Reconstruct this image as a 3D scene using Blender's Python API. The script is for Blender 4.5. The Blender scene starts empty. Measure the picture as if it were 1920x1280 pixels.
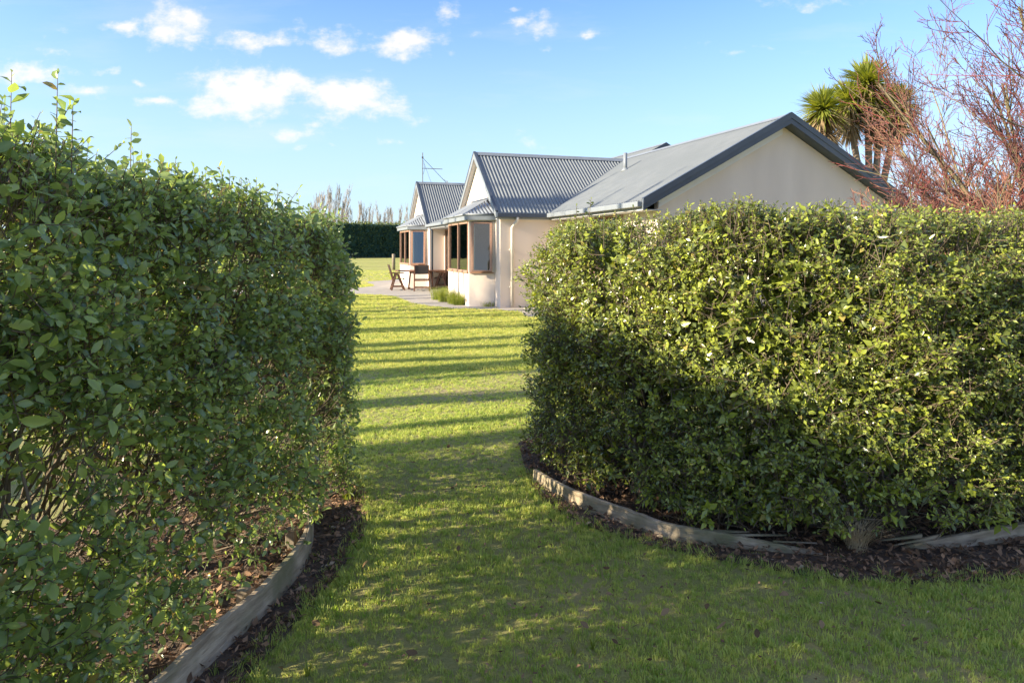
import bpy, math, random
import numpy as np
from mathutils import Vector, Matrix, Euler

rad = math.radians
sc = bpy.context.scene
col = sc.collection
random.seed(7)
RNG = np.random.default_rng(11)

# ------------------------------------------------------------------ camera
EYE = 1.6; F = 1280.0; HZ = 466.0          # eye height, focal length in photo pixels, horizon row
cd = bpy.data.cameras.new('camera'); cam = bpy.data.objects.new('camera', cd); col.objects.link(cam)
cam.location = (0, 0, EYE); cam.rotation_euler = (rad(90), 0, 0)
cd.sensor_width = 36; cd.lens = 24; cd.shift_y = (HZ - 640) / 1920
cd.clip_start = 0.05; cd.clip_end = 6000
sc.camera = cam

# ------------------------------------------------------------------ sun and sky
AZ = rad(70.3); EL = rad(21.5)             # shadows run towards (sin AZ, cos AZ)
sund = bpy.data.lights.new('sun', 'SUN'); sun = bpy.data.objects.new('sun', sund); col.objects.link(sun)
sund.energy = 4.5; sund.angle = rad(0.5); sund.color = (1.0, 0.85, 0.63)
tosun = Vector((-math.sin(AZ) * math.cos(EL), -math.cos(AZ) * math.cos(EL), math.sin(EL)))
sun.rotation_euler = tosun.to_track_quat('Z', 'Y').to_euler()
sun.location = tosun * 60
sc.view_settings.view_transform = 'Standard'; sc.view_settings.look = 'None'
sc.view_settings.exposure = 1.68; sc.view_settings.gamma = 1
sc.view_settings.use_curve_mapping = False
sc.render.engine = 'CYCLES'
sc.cycles.max_bounces = 9; sc.cycles.transparent_max_bounces = 12
sc.cycles.diffuse_bounces = 5; sc.cycles.glossy_bounces = 3; sc.cycles.transmission_bounces = 5
sc.cycles.use_denoising = True

def build_world():
    w = bpy.data.worlds.new('World'); sc.world = w; w.use_nodes = True
    nt = w.node_tree; N = nt.nodes; L = nt.links; N.clear()
    out = N.new('ShaderNodeOutputWorld'); bg = N.new('ShaderNodeBackground')
    sky = N.new('ShaderNodeTexSky'); sky.sky_type = 'NISHITA'; sky.sun_disc = False
    sky.sun_elevation = EL; sky.sun_rotation = math.atan2(tosun.x, tosun.y)
    sky.air_density = 1.0; sky.dust_density = 0.6; sky.ozone_density = 1.6; sky.altitude = 0
    bg.inputs['Strength'].default_value = 0.15
    tc = N.new('ShaderNodeTexCoord'); sep = N.new('ShaderNodeSeparateXYZ'); L.new(tc.outputs['Generated'], sep.inputs[0])
    def m(op, a, b=None, clamp=False):
        n = N.new('ShaderNodeMath'); n.operation = op; n.use_clamp = clamp
        for i, v in enumerate((a, b)):
            if v is None: continue
            if isinstance(v, (int, float)): n.inputs[i].default_value = v
            else: L.new(v, n.inputs[i])
        return n.outputs[0]
    yy = m('MAXIMUM', m('ABSOLUTE', sep.outputs['Y']), 0.05)
    gx = m('DIVIDE', sep.outputs['X'], yy); gz = m('DIVIDE', sep.outputs['Z'], yy)
    g = N.new('ShaderNodeCombineXYZ'); L.new(gx, g.inputs[0]); L.new(gz, g.inputs[2])
    L.new(m('MULTIPLY', m('SIGN', sep.outputs['Y']), 3.0), g.inputs[1])
    G = g.outputs[0]
    # edge wobble for the cumulus outlines
    wn = N.new('ShaderNodeTexNoise'); wn.inputs['Scale'].default_value = 16; wn.inputs['Detail'].default_value = 5
    L.new(G, wn.inputs['Vector'])
    wsub = N.new('ShaderNodeVectorMath'); wsub.operation = 'SUBTRACT'; L.new(wn.outputs['Color'], wsub.inputs[0]); wsub.inputs[1].default_value = (.5, .5, .5)
    wsc = N.new('ShaderNodeVectorMath'); wsc.operation = 'SCALE'; L.new(wsub.outputs[0], wsc.inputs[0]); wsc.inputs['Scale'].default_value = 0.055
    wadd = N.new('ShaderNodeVectorMath'); wadd.operation = 'ADD'; L.new(G, wadd.inputs[0]); L.new(wsc.outputs[0], wadd.inputs[1])
    blobs = [(460, 176, 110, 50, 1.15), (525, 165, 75, 34, 1.1), (400, 205, 60, 16, .8), (645, 185, 105, 42, 1.05), (700, 205, 75, 22, .8), (548, 248, 50, 16, .75),
             (238, 42, 48, 20, .85), (330, 48, 62, 42, 1), (352, 72, 40, 16, .9), (488, 74, 82, 22, .9), (628, 76, 48, 20, .95), (758, 78, 62, 32, 1),
             (842, 24, 24, 30, .6), (996, 48, 46, 22, .75), (970, 14, 20, 8, .7), (1104, 62, 18, 12, .8), (1024, 92, 22, 12, .6), (890, 56, 24, 9, .5),
             (48, 138, 80, 28, .8), (150, 172, 50, 16, .8), (216, 130, 34, 10, .6), (296, 184, 55, 12, .7), (760, 215, 40, 18, .6), (262, 152, 18, 8, .6),
             (992, 258, 46, 13, .45), (744, 266, 28, 9, .6), (1420, 98, 110, 9, .45), (1500, 5, 120, 12, .4), (110, 60, 40, 14, .4), (565, 272, 20, 8, .5),
             (1280, 84, 60, 7, .3), (120, 100, 60, 14, .45), (845, 100, 20, 8, .4), (635, 272, 20, 6, .4)]
    acc = None
    for px, py, rx, ry, k in blobs:
        s = N.new('ShaderNodeVectorMath'); s.operation = 'SUBTRACT'; L.new(wadd.outputs[0], s.inputs[0])
        s.inputs[1].default_value = ((px - 960) / F, 3, (HZ - py) / F)
        q = N.new('ShaderNodeVectorMath'); q.operation = 'MULTIPLY'; L.new(s.outputs[0], q.inputs[0])
        q.inputs[1].default_value = (F / rx / 1.25, 1, F / ry / 1.25)
        ln = N.new('ShaderNodeVectorMath'); ln.operation = 'LENGTH'; L.new(q.outputs[0], ln.inputs[0])
        v = m('MULTIPLY', m('SUBTRACT', 1.25, ln.outputs['Value'], True), k)
        acc = v if acc is None else m('MAXIMUM', acc, v)
    n1 = N.new('ShaderNodeTexNoise'); n1.inputs['Scale'].default_value = 24; n1.inputs['Detail'].default_value = 9; n1.inputs['Roughness'].default_value = .62
    mp = N.new('ShaderNodeMapping'); mp.inputs['Scale'].default_value = (1, 1, 1.7); L.new(G, mp.inputs[0]); L.new(mp.outputs[0], n1.inputs['Vector'])
    dens = m('ADD', acc, m('MULTIPLY', m('SUBTRACT', n1.outputs['Fac'], .5), 2.1))
    mr = N.new('ShaderNodeMapRange'); mr.interpolation_type = 'SMOOTHSTEP'
    mr.inputs['From Min'].default_value = .28; mr.inputs['From Max'].default_value = 1.2; mr.inputs['To Max'].default_value = .97
    L.new(dens, mr.inputs['Value'])
    cov = m('MULTIPLY', mr.outputs[0], m('GREATER_THAN', acc, 0.001))
    soft = m('MULTIPLY', cov, m('MULTIPLY', acc, 5.0, True), True)
    # thin cirrus veil everywhere
    n2 = N.new('ShaderNodeTexNoise'); n2.inputs['Scale'].default_value = 3.2; n2.inputs['Detail'].default_value = 7; n2.inputs['Roughness'].default_value = .6
    mp2 = N.new('ShaderNodeMapping'); mp2.inputs['Scale'].default_value = (1, 1, 5.5); mp2.inputs['Rotation'].default_value = (0, rad(7), 0)
    L.new(G, mp2.inputs[0]); L.new(mp2.outputs[0], n2.inputs['Vector'])
    mr2 = N.new('ShaderNodeMapRange'); mr2.inputs['From Min'].default_value = .5; mr2.inputs['From Max'].default_value = .85; mr2.inputs['To Max'].default_value = .22
    L.new(n2.outputs['Fac'], mr2.inputs['Value'])
    # air near the horizon: whiter and paler, the same all round
    tint = N.new('ShaderNodeMix'); tint.data_type = 'RGBA'; tint.blend_type = 'MULTIPLY'; tint.inputs[0].default_value = 1
    L.new(sky.outputs[0], tint.inputs['A']); tint.inputs['B'].default_value = SKYTINT
    hz = N.new('ShaderNodeMapRange'); hz.interpolation_type = 'SMOOTHSTEP'; L.new(sep.outputs['Z'], hz.inputs['Value'])
    hz.inputs['From Min'].default_value = -.02; hz.inputs['From Max'].default_value = .42; hz.inputs['To Min'].default_value = .80; hz.inputs['To Max'].default_value = 0.0
    mh = N.new('ShaderNodeMix'); mh.data_type = 'RGBA'; L.new(hz.outputs[0], mh.inputs[0])
    L.new(tint.outputs['Result'], mh.inputs['A']); mh.inputs['B'].default_value = HORIZON
    mv = N.new('ShaderNodeMix'); mv.data_type = 'RGBA'; L.new(mr2.outputs[0], mv.inputs[0])
    L.new(mh.outputs['Result'], mv.inputs['A']); mv.inputs['B'].default_value = CLOUD
    mc = N.new('ShaderNodeMix'); mc.data_type = 'RGBA'; L.new(soft, mc.inputs[0])
    L.new(mv.outputs['Result'], mc.inputs['A']); mc.inputs['B'].default_value = CLOUD
    # extra bright cumulus added only outside the camera's view, to raise the fill light
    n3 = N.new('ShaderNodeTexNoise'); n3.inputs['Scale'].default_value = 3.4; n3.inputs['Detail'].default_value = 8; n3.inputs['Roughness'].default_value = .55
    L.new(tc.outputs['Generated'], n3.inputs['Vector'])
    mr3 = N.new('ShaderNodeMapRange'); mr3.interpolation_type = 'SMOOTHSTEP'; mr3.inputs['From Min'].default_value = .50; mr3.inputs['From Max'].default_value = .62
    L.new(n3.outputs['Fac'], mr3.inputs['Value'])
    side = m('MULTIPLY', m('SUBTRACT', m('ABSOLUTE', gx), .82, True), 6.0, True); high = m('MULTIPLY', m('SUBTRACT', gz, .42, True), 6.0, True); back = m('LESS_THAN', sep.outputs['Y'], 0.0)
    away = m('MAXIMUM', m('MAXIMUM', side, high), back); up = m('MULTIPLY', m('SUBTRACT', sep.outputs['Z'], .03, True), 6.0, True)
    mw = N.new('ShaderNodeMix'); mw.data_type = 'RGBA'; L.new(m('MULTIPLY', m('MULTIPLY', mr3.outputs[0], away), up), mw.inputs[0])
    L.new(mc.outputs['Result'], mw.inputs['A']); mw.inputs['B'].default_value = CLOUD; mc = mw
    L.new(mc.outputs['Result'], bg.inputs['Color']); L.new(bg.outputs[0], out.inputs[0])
SKYTINT = (.38, .50, .72, 1); HORIZON = (1.5, 1.92, 2.2, 1); CLOUD = (2.35, 2.25, 2.2, 1)
build_world()

# ------------------------------------------------------------------ helpers
class MB:
    def __init__(s): s.v = []; s.f = []
    def quad(s, *p):
        n = len(s.v); s.v += [tuple(q) for q in p]; s.f.append(tuple(range(n, n + len(p))))
    def box(s, a, b):
        x0, y0, z0 = a; x1, y1, z1 = b; n = len(s.v)
        s.v += [(x0,y0,z0),(x1,y0,z0),(x1,y1,z0),(x0,y1,z0),(x0,y0,z1),(x1,y0,z1),(x1,y1,z1),(x0,y1,z1)]
        s.f += [tuple(n + i for i in q) for q in ((3,2,1,0),(4,5,6,7),(0,1,5,4),(1,2,6,5),(2,3,7,6),(3,0,4,7))]
        return s
    def bar(s, p, q, w, h, up=(0, 0, 1)):
        p = Vector(p); q = Vector(q); d = (q - p).normalized(); u = Vector(up)
        if abs(d.dot(u)) > .98: u = Vector((1, 0, 0))
        r = d.cross(u).normalized() * w / 2; t = r.normalized().cross(d).normalized() * h / 2; n = len(s.v)
        for e in (p, q): s.v += [tuple(e - r - t), tuple(e + r - t), tuple(e + r + t), tuple(e - r + t)]
        s.f += [tuple(n + i for i in k) for k in ((3,2,1,0),(4,5,6,7),(0,1,5,4),(1,2,6,5),(2,3,7,6),(3,0,4,7))]
        return s
    def prism(s, pts, z0, z1):
        n = len(s.v); k = len(pts)
        s.v += [(x, y, z0) for x, y in pts] + [(x, y, z1) for x, y in pts]
        s.f.append(tuple(n + i for i in reversed(range(k)))); s.f.append(tuple(n + k + i for i in range(k)))
        for i in range(k): j = (i + 1) % k; s.f.append((n + i, n + j, n + k + j, n + k + i))
        return s
    def slab(s, pts, off):       # polygon of 3-D points thickened by the vector off
        n = len(s.v); k = len(pts); o = Vector(off)
        s.v += [tuple(Vector(p)) for p in pts] + [tuple(Vector(p) + o) for p in pts]
        s.f.append(tuple(n + i for i in reversed(range(k)))); s.f.append(tuple(n + k + i for i in range(k)))
        for i in range(k): j = (i + 1) % k; s.f.append((n + i, n + j, n + k + j, n + k + i))
        return s
    def tube(s, pts, r, k=8):
        P = [Vector(p) for p in pts]; n = len(s.v); rr = r if isinstance(r, (list, tuple)) else [r] * len(P)
        a = Vector((0, 0, 1))
        for i, p in enumerate(P):
            d = (P[min(i + 1, len(P) - 1)] - P[max(i - 1, 0)]).normalized()
            if abs(d.dot(a)) > .95: a = Vector((1, 0, 0))
            e = d.cross(a).normalized(); g = d.cross(e)
            for j in range(k):
                an = 2 * math.pi * j / k; s.v.append(tuple(p + (e * math.cos(an) + g * math.sin(an)) * rr[i]))
        for i in range(len(P) - 1):
            for j in range(k):
                j2 = (j + 1) % k; s.f.append((n + i*k + j, n + i*k + j2, n + (i+1)*k + j2, n + (i+1)*k + j))
        s.f.append(tuple(n + j for j in reversed(range(k)))); s.f.append(tuple(n + (len(P)-1)*k + j for j in range(k)))
        return s
    def mesh(s, name, mat):
        me = bpy.data.meshes.new(name); me.from_pydata(s.v, [], s.f); me.update()
        if mat: me.materials.append(mat)
        return me
    def build(s, name, mat, parent=None, smooth=False, bevel=0):
        me = s.mesh(name, mat)
        import bmesh
        bm = bmesh.new(); bm.from_mesh(me); bmesh.ops.recalc_face_normals(bm, faces=bm.faces); bm.to_mesh(me); bm.free()
        if smooth: me.polygons.foreach_set('use_smooth', [True] * len(me.polygons))
        o = link(name, me, parent)
        if bevel:
            b = o.modifiers.new('bevel', 'BEVEL'); b.width = bevel; b.segments = 2; b.limit_method = 'ANGLE'
        return o
def link(name, me, parent=None):
    o = bpy.data.objects.new(name, me); col.objects.link(o)
    if parent: o.parent = parent
    return o
def tag(o, label=None, cat=None, group=None, kind=None):
    if label: o['label'] = label
    if cat: o['category'] = cat
    if group: o['group'] = group
    if kind: o['kind'] = kind
    return o
def empty(name, loc=(0, 0, 0), rz=0, label=None, cat=None, group=None):
    o = bpy.data.objects.new(name, None); o.location = loc; o.rotation_euler = (0, 0, rz); col.objects.link(o)
    o.empty_display_size = .2
    return tag(o, label, cat, group)
def copy_tree(o, parent=None):
    c = o.copy(); col.objects.link(c)
    if parent: c.parent = parent
    for ch in list(o.children): copy_tree(ch, c)
    return c
def npmesh(name, V, quads=None, tris=None, mats=(), attrs=None, smooth=True):
    me = bpy.data.meshes.new(name)
    nq = 0 if quads is None else len(quads); ntr = 0 if tris is None else len(tris)
    me.vertices.add(len(V)); me.vertices.foreach_set('co', np.ascontiguousarray(V, np.float32).ravel())
    loops = np.concatenate([a.ravel() for a in ((quads if nq else np.zeros(0, np.int32)), (tris if ntr else np.zeros(0, np.int32)))]).astype(np.int32)
    me.loops.add(len(loops)); me.loops.foreach_set('vertex_index', loops)
    me.polygons.add(nq + ntr)
    st = np.concatenate([np.arange(nq) * 4, nq * 4 + np.arange(ntr) * 3]).astype(np.int32)
    me.polygons.foreach_set('loop_start', st)
    me.polygons.foreach_set('use_smooth', np.full(nq + ntr, smooth))
    for k, a in (attrs or {}).items():
        at = me.attributes.new(k, 'FLOAT', 'POINT'); at.data.foreach_set('value', np.ascontiguousarray(a, np.float32))
    me.update(calc_edges=True); me.validate()
    for m_ in mats: me.materials.append(m_)
    return me

# ------------------------------------------------------------------ materials
def mat(name, c, rough=.7, c2=None, scale=6, detail=5, bump=0, bscale=None, stretch=(1, 1, 1), metal=0, spec=.5, lo=.35, hi=.65, c3=None, scale3=.6, coat=0):
    m = bpy.data.materials.new(name); m.use_nodes = True; nt = m.node_tree; N = nt.nodes; L = nt.links
    b = N['Principled BSDF']; b.inputs['Base Color'].default_value = (*c, 1); b.inputs['Roughness'].default_value = rough
    b.inputs['Metallic'].default_value = metal; b.inputs['Specular IOR Level'].default_value = spec; b.inputs['Coat Weight'].default_value = coat
    tc = N.new('ShaderNodeTexCoord'); mp = N.new('ShaderNodeMapping'); mp.inputs['Scale'].default_value = stretch
    L.new(tc.outputs['Object'], mp.inputs[0])
    cur = None
    if c2:
        n = N.new('ShaderNodeTexNoise'); n.inputs['Scale'].default_value = scale; n.inputs['Detail'].default_value = detail; L.new(mp.outputs[0], n.inputs['Vector'])
        r = N.new('ShaderNodeMapRange'); r.inputs['From Min'].default_value = lo; r.inputs['From Max'].default_value = hi; L.new(n.outputs['Fac'], r.inputs['Value'])
        x = N.new('ShaderNodeMix'); x.data_type = 'RGBA'; L.new(r.outputs[0], x.inputs[0]); x.inputs['A'].default_value = (*c, 1); x.inputs['B'].default_value = (*c2, 1)
        cur = x.outputs['Result']
    if c3:
        n = N.new('ShaderNodeTexNoise'); n.inputs['Scale'].default_value = scale3; n.inputs['Detail'].default_value = 4; L.new(tc.outputs['Object'], n.inputs['Vector'])
        r = N.new('ShaderNodeMapRange'); r.inputs['From Min'].default_value = .42; r.inputs['From Max'].default_value = .68; L.new(n.outputs['Fac'], r.inputs['Value'])
        x = N.new('ShaderNodeMix'); x.data_type = 'RGBA'; L.new(r.outputs[0], x.inputs[0]); L.new(cur, x.inputs['A']); x.inputs['B'].default_value = (*c3, 1)
        cur = x.outputs['Result']
    if cur: L.new(cur, b.inputs['Base Color'])
    if bump:
        n = N.new('ShaderNodeTexNoise'); n.inputs['Scale'].default_value = bscale or scale * 4; n.inputs['Detail'].default_value = 6; L.new(mp.outputs[0], n.inputs['Vector'])
        bp = N.new('ShaderNodeBump'); bp.inputs['Strength'].default_value = 1; bp.inputs['Distance'].default_value = bump
        L.new(n.outputs['Fac'], bp.inputs['Height']); L.new(bp.outputs[0], b.inputs['Normal'])
    return m

def leafmat(name, dark, light, under, trans=.3, rough=.36, objrand=False, odd=None, rib=None, spec=.5):
    """leaf: tint from the per-leaf attribute (or object random), paler rib, pale underside, some light through the blade"""
    m = bpy.data.materials.new(name); m.use_nodes = True; nt = m.node_tree; N = nt.nodes; L = nt.links
    b = N['Principled BSDF']; out = N['Material Output']
    if objrand: oi = N.new('ShaderNodeObjectInfo'); t = oi.outputs['Random']
    else: a = N.new('ShaderNodeAttribute'); a.attribute_name = 'tint'; t = a.outputs['Fac']
    ramp = N.new('ShaderNodeValToRGB'); L.new(t, ramp.inputs[0]); e = ramp.color_ramp.elements
    e[0].color = (*dark, 1); e[1].color = (*light, 1); e[1].position = .9
    if odd:
        q = e.new(.955); q.color = (*light, 1); q = e.new(.965); q.color = (*odd, 1); q = e.new(1); q.color = (*odd, 1)
    c = ramp.outputs[0]
    if rib:
        ar = N.new('ShaderNodeAttribute'); ar.attribute_name = 'rib'
        x = N.new('ShaderNodeMix'); x.data_type = 'RGBA'
        mm = N.new('ShaderNodeMath'); mm.operation = 'MULTIPLY'; mm.inputs[1].default_value = .45; L.new(ar.outputs['Fac'], mm.inputs[0])
        L.new(mm.outputs[0], x.inputs[0]); L.new(c, x.inputs['A']); x.inputs['B'].default_value = (*rib, 1); c = x.outputs['Result']
    g = N.new('ShaderNodeNewGeometry'); x = N.new('ShaderNodeMix'); x.data_type = 'RGBA'
    mm = N.new('ShaderNodeMath'); mm.operation = 'MULTIPLY'; mm.inputs[1].default_value = .75; L.new(g.outputs['Backfacing'], mm.inputs[0])
    L.new(mm.outputs[0], x.inputs[0]); L.new(c, x.inputs['A']); x.inputs['B'].default_value = (*under, 1)
    L.new(x.outputs['Result'], b.inputs['Base Color']); b.inputs['Roughness'].default_value = rough; b.inputs['Specular IOR Level'].default_value = spec
    tr = N.new('ShaderNodeBsdfTranslucent'); hs = N.new('ShaderNodeHueSaturation'); hs.inputs['Hue'].default_value = .485; hs.inputs['Saturation'].default_value = 1.15; hs.inputs['Value'].default_value = 1.7
    L.new(c, hs.inputs['Color']); L.new(hs.outputs[0], tr.inputs[0])
    mx = N.new('ShaderNodeMixShader'); mx.inputs[0].default_value = trans; L.new(b.outputs[0], mx.inputs[1]); L.new(tr.outputs[0], mx.inputs[2]); L.new(mx.outputs[0], out.inputs[0])
    return m

M = {}
M['wall'] = mat('wall_plaster', (.69, .595, .515), .85, (.62, .53, .455), 1.6, 6, .002, 90, (1, 1, .25), c3=(.63, .54, .465), scale3=.45)
M['roof'] = mat('roof_steel', (.145, .165, .178), .58, (.17, .19, .20), 3, 5, .0006, 30, spec=.6, c3=(.145, .165, .175), scale3=.5)
M['trim'] = mat('trim_steel', (.045, .06, .085), .4, (.055, .07, .095), 4, 4)
M['gutter'] = mat('gutter_grey', (.20, .225, .25), .45, (.17, .195, .22), 4, 4)
M['soffit'] = mat('soffit_paint', (.42, .43, .45), .7, (.38, .39, .41), 3, 3)
M['soffit2'] = mat('frieze_paint', (.66, .66, .68), .7, (.62, .62, .64), 3, 3)
M['white'] = mat('white_paint', (.58, .54, .48), .5, (.53, .49, .43), 5, 4)
M['cedar'] = mat('cedar_frame', (.36, .215, .15), .5, (.29, .16, .105), 5, 6, .0006, 40, (1, 1, 12))
M['teak'] = mat('teak_furniture', (.19, .085, .045), .55, (.12, .05, .028), 9, 6, .0008, 60)
M['sling'] = mat('sling_fabric', (.03, .028, .03), .8, (.045, .04, .042), 40, 3)
M['concrete'] = mat('path_concrete', (.36, .33, .29), .85, (.27, .25, .22), 2.5, 7, .003, 50, c3=(.31, .285, .25), scale3=.5)
M['soil'] = mat('soil_dark', (.050, .033, .022), .95, (.10, .068, .045), 9, 8, .03, 28)
M['timber'] = mat('weathered_timber', (.47, .385, .28), .85, (.24, .185, .125), 7, 8, .004, 22, (1, 1, 5), c3=(.17, .16, .085), scale3=5)
M['post'] = mat('post_timber', (.27, .23, .17), .9, (.17, .14, .1), 12, 6, .004, 40)
M['bark'] = mat('hedge_bark', (.15, .12, .09), .9, (.085, .065, .048), 22, 7, .006, 50)
M['twig'] = mat('dry_twig', (.10, .075, .05), .85, (.16, .125, .085), 8, 4)
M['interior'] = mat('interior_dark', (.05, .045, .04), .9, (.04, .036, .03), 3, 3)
M['curtain'] = mat('curtain_cloth', (.45, .42, .38), .9, (.33, .31, .28), 3, 3, 0, 1, (14, 14, .2))
M['straw'] = mat('straw_grass', (.62, .50, .32), .8, (.45, .34, .2), 20, 4)
M['far_hedge'] = mat('shelter_belt', (.022, .055, .045), .9, (.035, .075, .05), 1.4, 8, .5, 2.2, spec=.15)
M['metal'] = mat('antenna_metal', (.07, .075, .08), .6, (.05, .05, .06), 10, 2)
M['graybark'] = mat('poplar_bark', (.33, .30, .275), .9, (.25, .225, .2), 3, 5)
def glassmat():
    m = bpy.data.materials.new('window_glass'); m.use_nodes = True; nt = m.node_tree; N = nt.nodes; L = nt.links
    out = N['Material Output']; N.remove(N['Principled BSDF'])
    t = N.new('ShaderNodeBsdfTransparent'); t.inputs[0].default_value = (.55, .6, .6, 1)
    g = N.new('ShaderNodeBsdfGlossy'); g.inputs['Roughness'].default_value = .01; g.inputs['Color'].default_value = (.95, .97, 1, 1)
    f = N.new('ShaderNodeFresnel'); f.inputs['IOR'].default_value = 1.95
    tcn = N.new('ShaderNodeTexCoord'); n = N.new('ShaderNodeTexNoise'); n.inputs['Scale'].default_value = 2.5; L.new(tcn.outputs['Object'], n.inputs['Vector'])
    bp = N.new('ShaderNodeBump'); bp.inputs['Distance'].default_value = .0015; L.new(n.outputs['Fac'], bp.inputs['Height']); L.new(bp.outputs[0], g.inputs['Normal'])
    x = N.new('ShaderNodeMixShader'); L.new(f.outputs[0], x.inputs[0]); L.new(t.outputs[0], x.inputs[1]); L.new(g.outputs[0], x.inputs[2]); L.new(x.outputs[0], out.inputs[0])
    return m
M['glass'] = glassmat()
def lawnmat(name, a, b_, c_, blades=260, bump=.02):
    m = mat(name, a, .9, b_, 90, 6, bump, blades, c3=c_, scale3=.9, spec=.2)
    return m
M['lawn'] = lawnmat('lawn_turf', (.28, .305, .085), (.40, .395, .145), (.42, .36, .18))
M['field'] = lawnmat('field_pasture', (.26, .28, .06), (.36, .37, .11), (.38, .36, .13), 12, .08)

# ------------------------------------------------------------------ ground
def gp(x, y):                                # where a photo pixel of the ground lies in the place
    Y = EYE * F / (y - HZ); return ((x - 960) / F * Y, Y)
def sheet(name, pts, z, m, kind='structure'):
    b = MB(); b.quad(*[(x, y, z) for x, y in pts]); o = b.build(name, m); 
    if o.data.polygons[0].normal.z < 0: o.data.flip_normals()
    return tag(o, kind=kind)
tag(sheet('field', [(-1500, -600), (1500, -600), (1500, 2500), (-1500, 2500)], -.004, M['field']), 'wide green pasture stretching to the far shelter hedge')
tag(sheet('lawn', [(-40, -12), (30, -12), (30, 50), (-40, 50)], 0, M['lawn']), 'mown lawn between the hedges and the house')
path_pts = [gp(990, 595), gp(975, 587), gp(932, 580.5), gp(847, 579), gp(808, 574.5), gp(773, 569), gp(752, 561), gp(736, 555), gp(715, 553.5), gp(650, 552.5), gp(420, 552), gp(380, 541),
            gp(640, 541), gp(680, 539), gp(700, 536.5), gp(698, 533), gp(684, 528.5), gp(720, 526), gp(770, 522), gp(800, 519), (-2.0, 34), (1.2, 30), (2.6, 19)]
tag(sheet('path', path_pts, .008, M['concrete']), 'pale concrete patio and path round the house')
right_bed = [gp(985, 880), gp(1000, 925), gp(1060, 972), gp(1150, 1005), gp(1250, 1032), gp(1400, 1062), gp(1540, 1088), gp(1700, 1098), gp(1920, 1088), (3.9, 3.55), (5.5, 4.6), (6.4, 6.6), (4, 5.6), (2, 5.2), (1.2, 6.2), (.4, 6.2), (.05, 5.6)]
left_bed = [gp(640, 880), gp(688, 925), gp(690, 990), gp(640, 1070), gp(560, 1165), gp(490, 1245), (-1.0, 2.35), (-1.1, 1.6), (-1.3, .6), (-1.7, -1.6), (-3.2, -1.6), (-3.0, 1.5), (-2.5, 5.0), (-1.5, 5.2)]
tag(sheet('soil', right_bed, .008, M['soil']), 'dark soil of the bed under the right hedge')
tag(sheet('soil', left_bed, .008, M['soil']), 'dark soil of the bed under the left hedge')

def inpoly(P, poly):
    x = P[:, 0]; y = P[:, 1]; r = np.zeros(len(P), bool); n = len(poly)
    for i in range(n):
        x1, y1 = poly[i]; x2, y2 = poly[(i + 1) % n]
        c = ((y1 > y) != (y2 > y)); xi = (x2 - x1) * (y - y1) / (y2 - y1 + 1e-12) + x1
        r ^= c & (x < xi)
    return r

# ------------------------------------------------------------------ foliage tools
def norm(a): return a / (np.linalg.norm(a, axis=-1, keepdims=True) + 1e-9)
def vnoise(P, s, seed=0):                    # smooth pseudo noise from a few sines, about -1..1
    r = np.random.default_rng(seed); o = np.zeros(len(P))
    for k in range(7):
        d = r.normal(size=3); d /= np.linalg.norm(d); o += np.sin(P @ d * s * (1 + .35 * k) + r.uniform(0, 6.3)) / (1 + .25 * k)
    return o / 2.6
def leaf_shape(st):
    n = len(st); V = np.array([(0, 0, 0)] + [p for (t, w, zc, ze) in st for p in ((t, -w, ze), (t, 0, zc), (t, w, ze))] + [(1, 0, -.12)])
    Q = np.array([(1+3*i+j, 4+3*i+j, 5+3*i+j, 2+3*i+j) for i in range(n - 1) for j in range(2)]); e = 3 * n
    return V, Q, np.array([(0, 1, 2), (0, 2, 3), (e-2, e+1, e-1), (e-1, e+1, e)]), np.array([1] + [0, 1, 0] * n + [.6])
BIG = leaf_shape(((.2, .32, .02, .06), (.52, .5, .02, .12), (.82, .30, -.03, .03)))
MIDL = leaf_shape(((.3, .46, .02, .1), (.72, .38, -.01, .06)))
SL_V = np.array([(0, 0, 0), (.45, -.48, .08), (.5, 0, 0), (.45, .48, .08), (1, 0, -.05)]); SL_T = np.array([(0, 1, 2), (0, 2, 3), (1, 4, 2), (2, 4, 3)]); SL_RIB = np.array([1, 0, 1, 0, .5])
def leaf_cloud(P, A, Nn, S, W, tint, full=True, curl=None):
    """P base, A axis, Nn normal, S length, W width ratio -> arrays for npmesh"""
    V0, Q0, T0, R0 = (MIDL if full == 2 else BIG) if full else (SL_V, None, SL_T, SL_RIB)
    B = norm(np.cross(Nn, A)); Nn = np.cross(A, B)
    n, k = len(P), len(V0)
    c = RNG.uniform(-.16, .10, n) if curl is None else curl
    fold = RNG.uniform(-.3, 1.6, n)
    t = V0[:, 0][None]; w = V0[:, 1][None] * W[:, None]; z = V0[:, 2][None] * fold[:, None] * W[:, None] * 1.8 + c[:, None] * (t ** 2) * 1.3
    z = z + np.sin(t * 9 + RNG.uniform(0, 6, n)[:, None]) * .022 * np.sign(V0[:, 1])[None]
    V = P[:, None] + (A[:, None] * t[..., None] + B[:, None] * w[..., None] + Nn[:, None] * z[..., None]) * S[:, None, None]
    off = (np.arange(n) * k)[:, None, None]
    Q = (Q0[None] + off).reshape(-1, 4) if full else None
    T = (T0[None] + off).reshape(-1, 3)
    return V.reshape(-1, 3), Q, T, np.repeat(tint, k), np.tile(R0, n)
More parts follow.
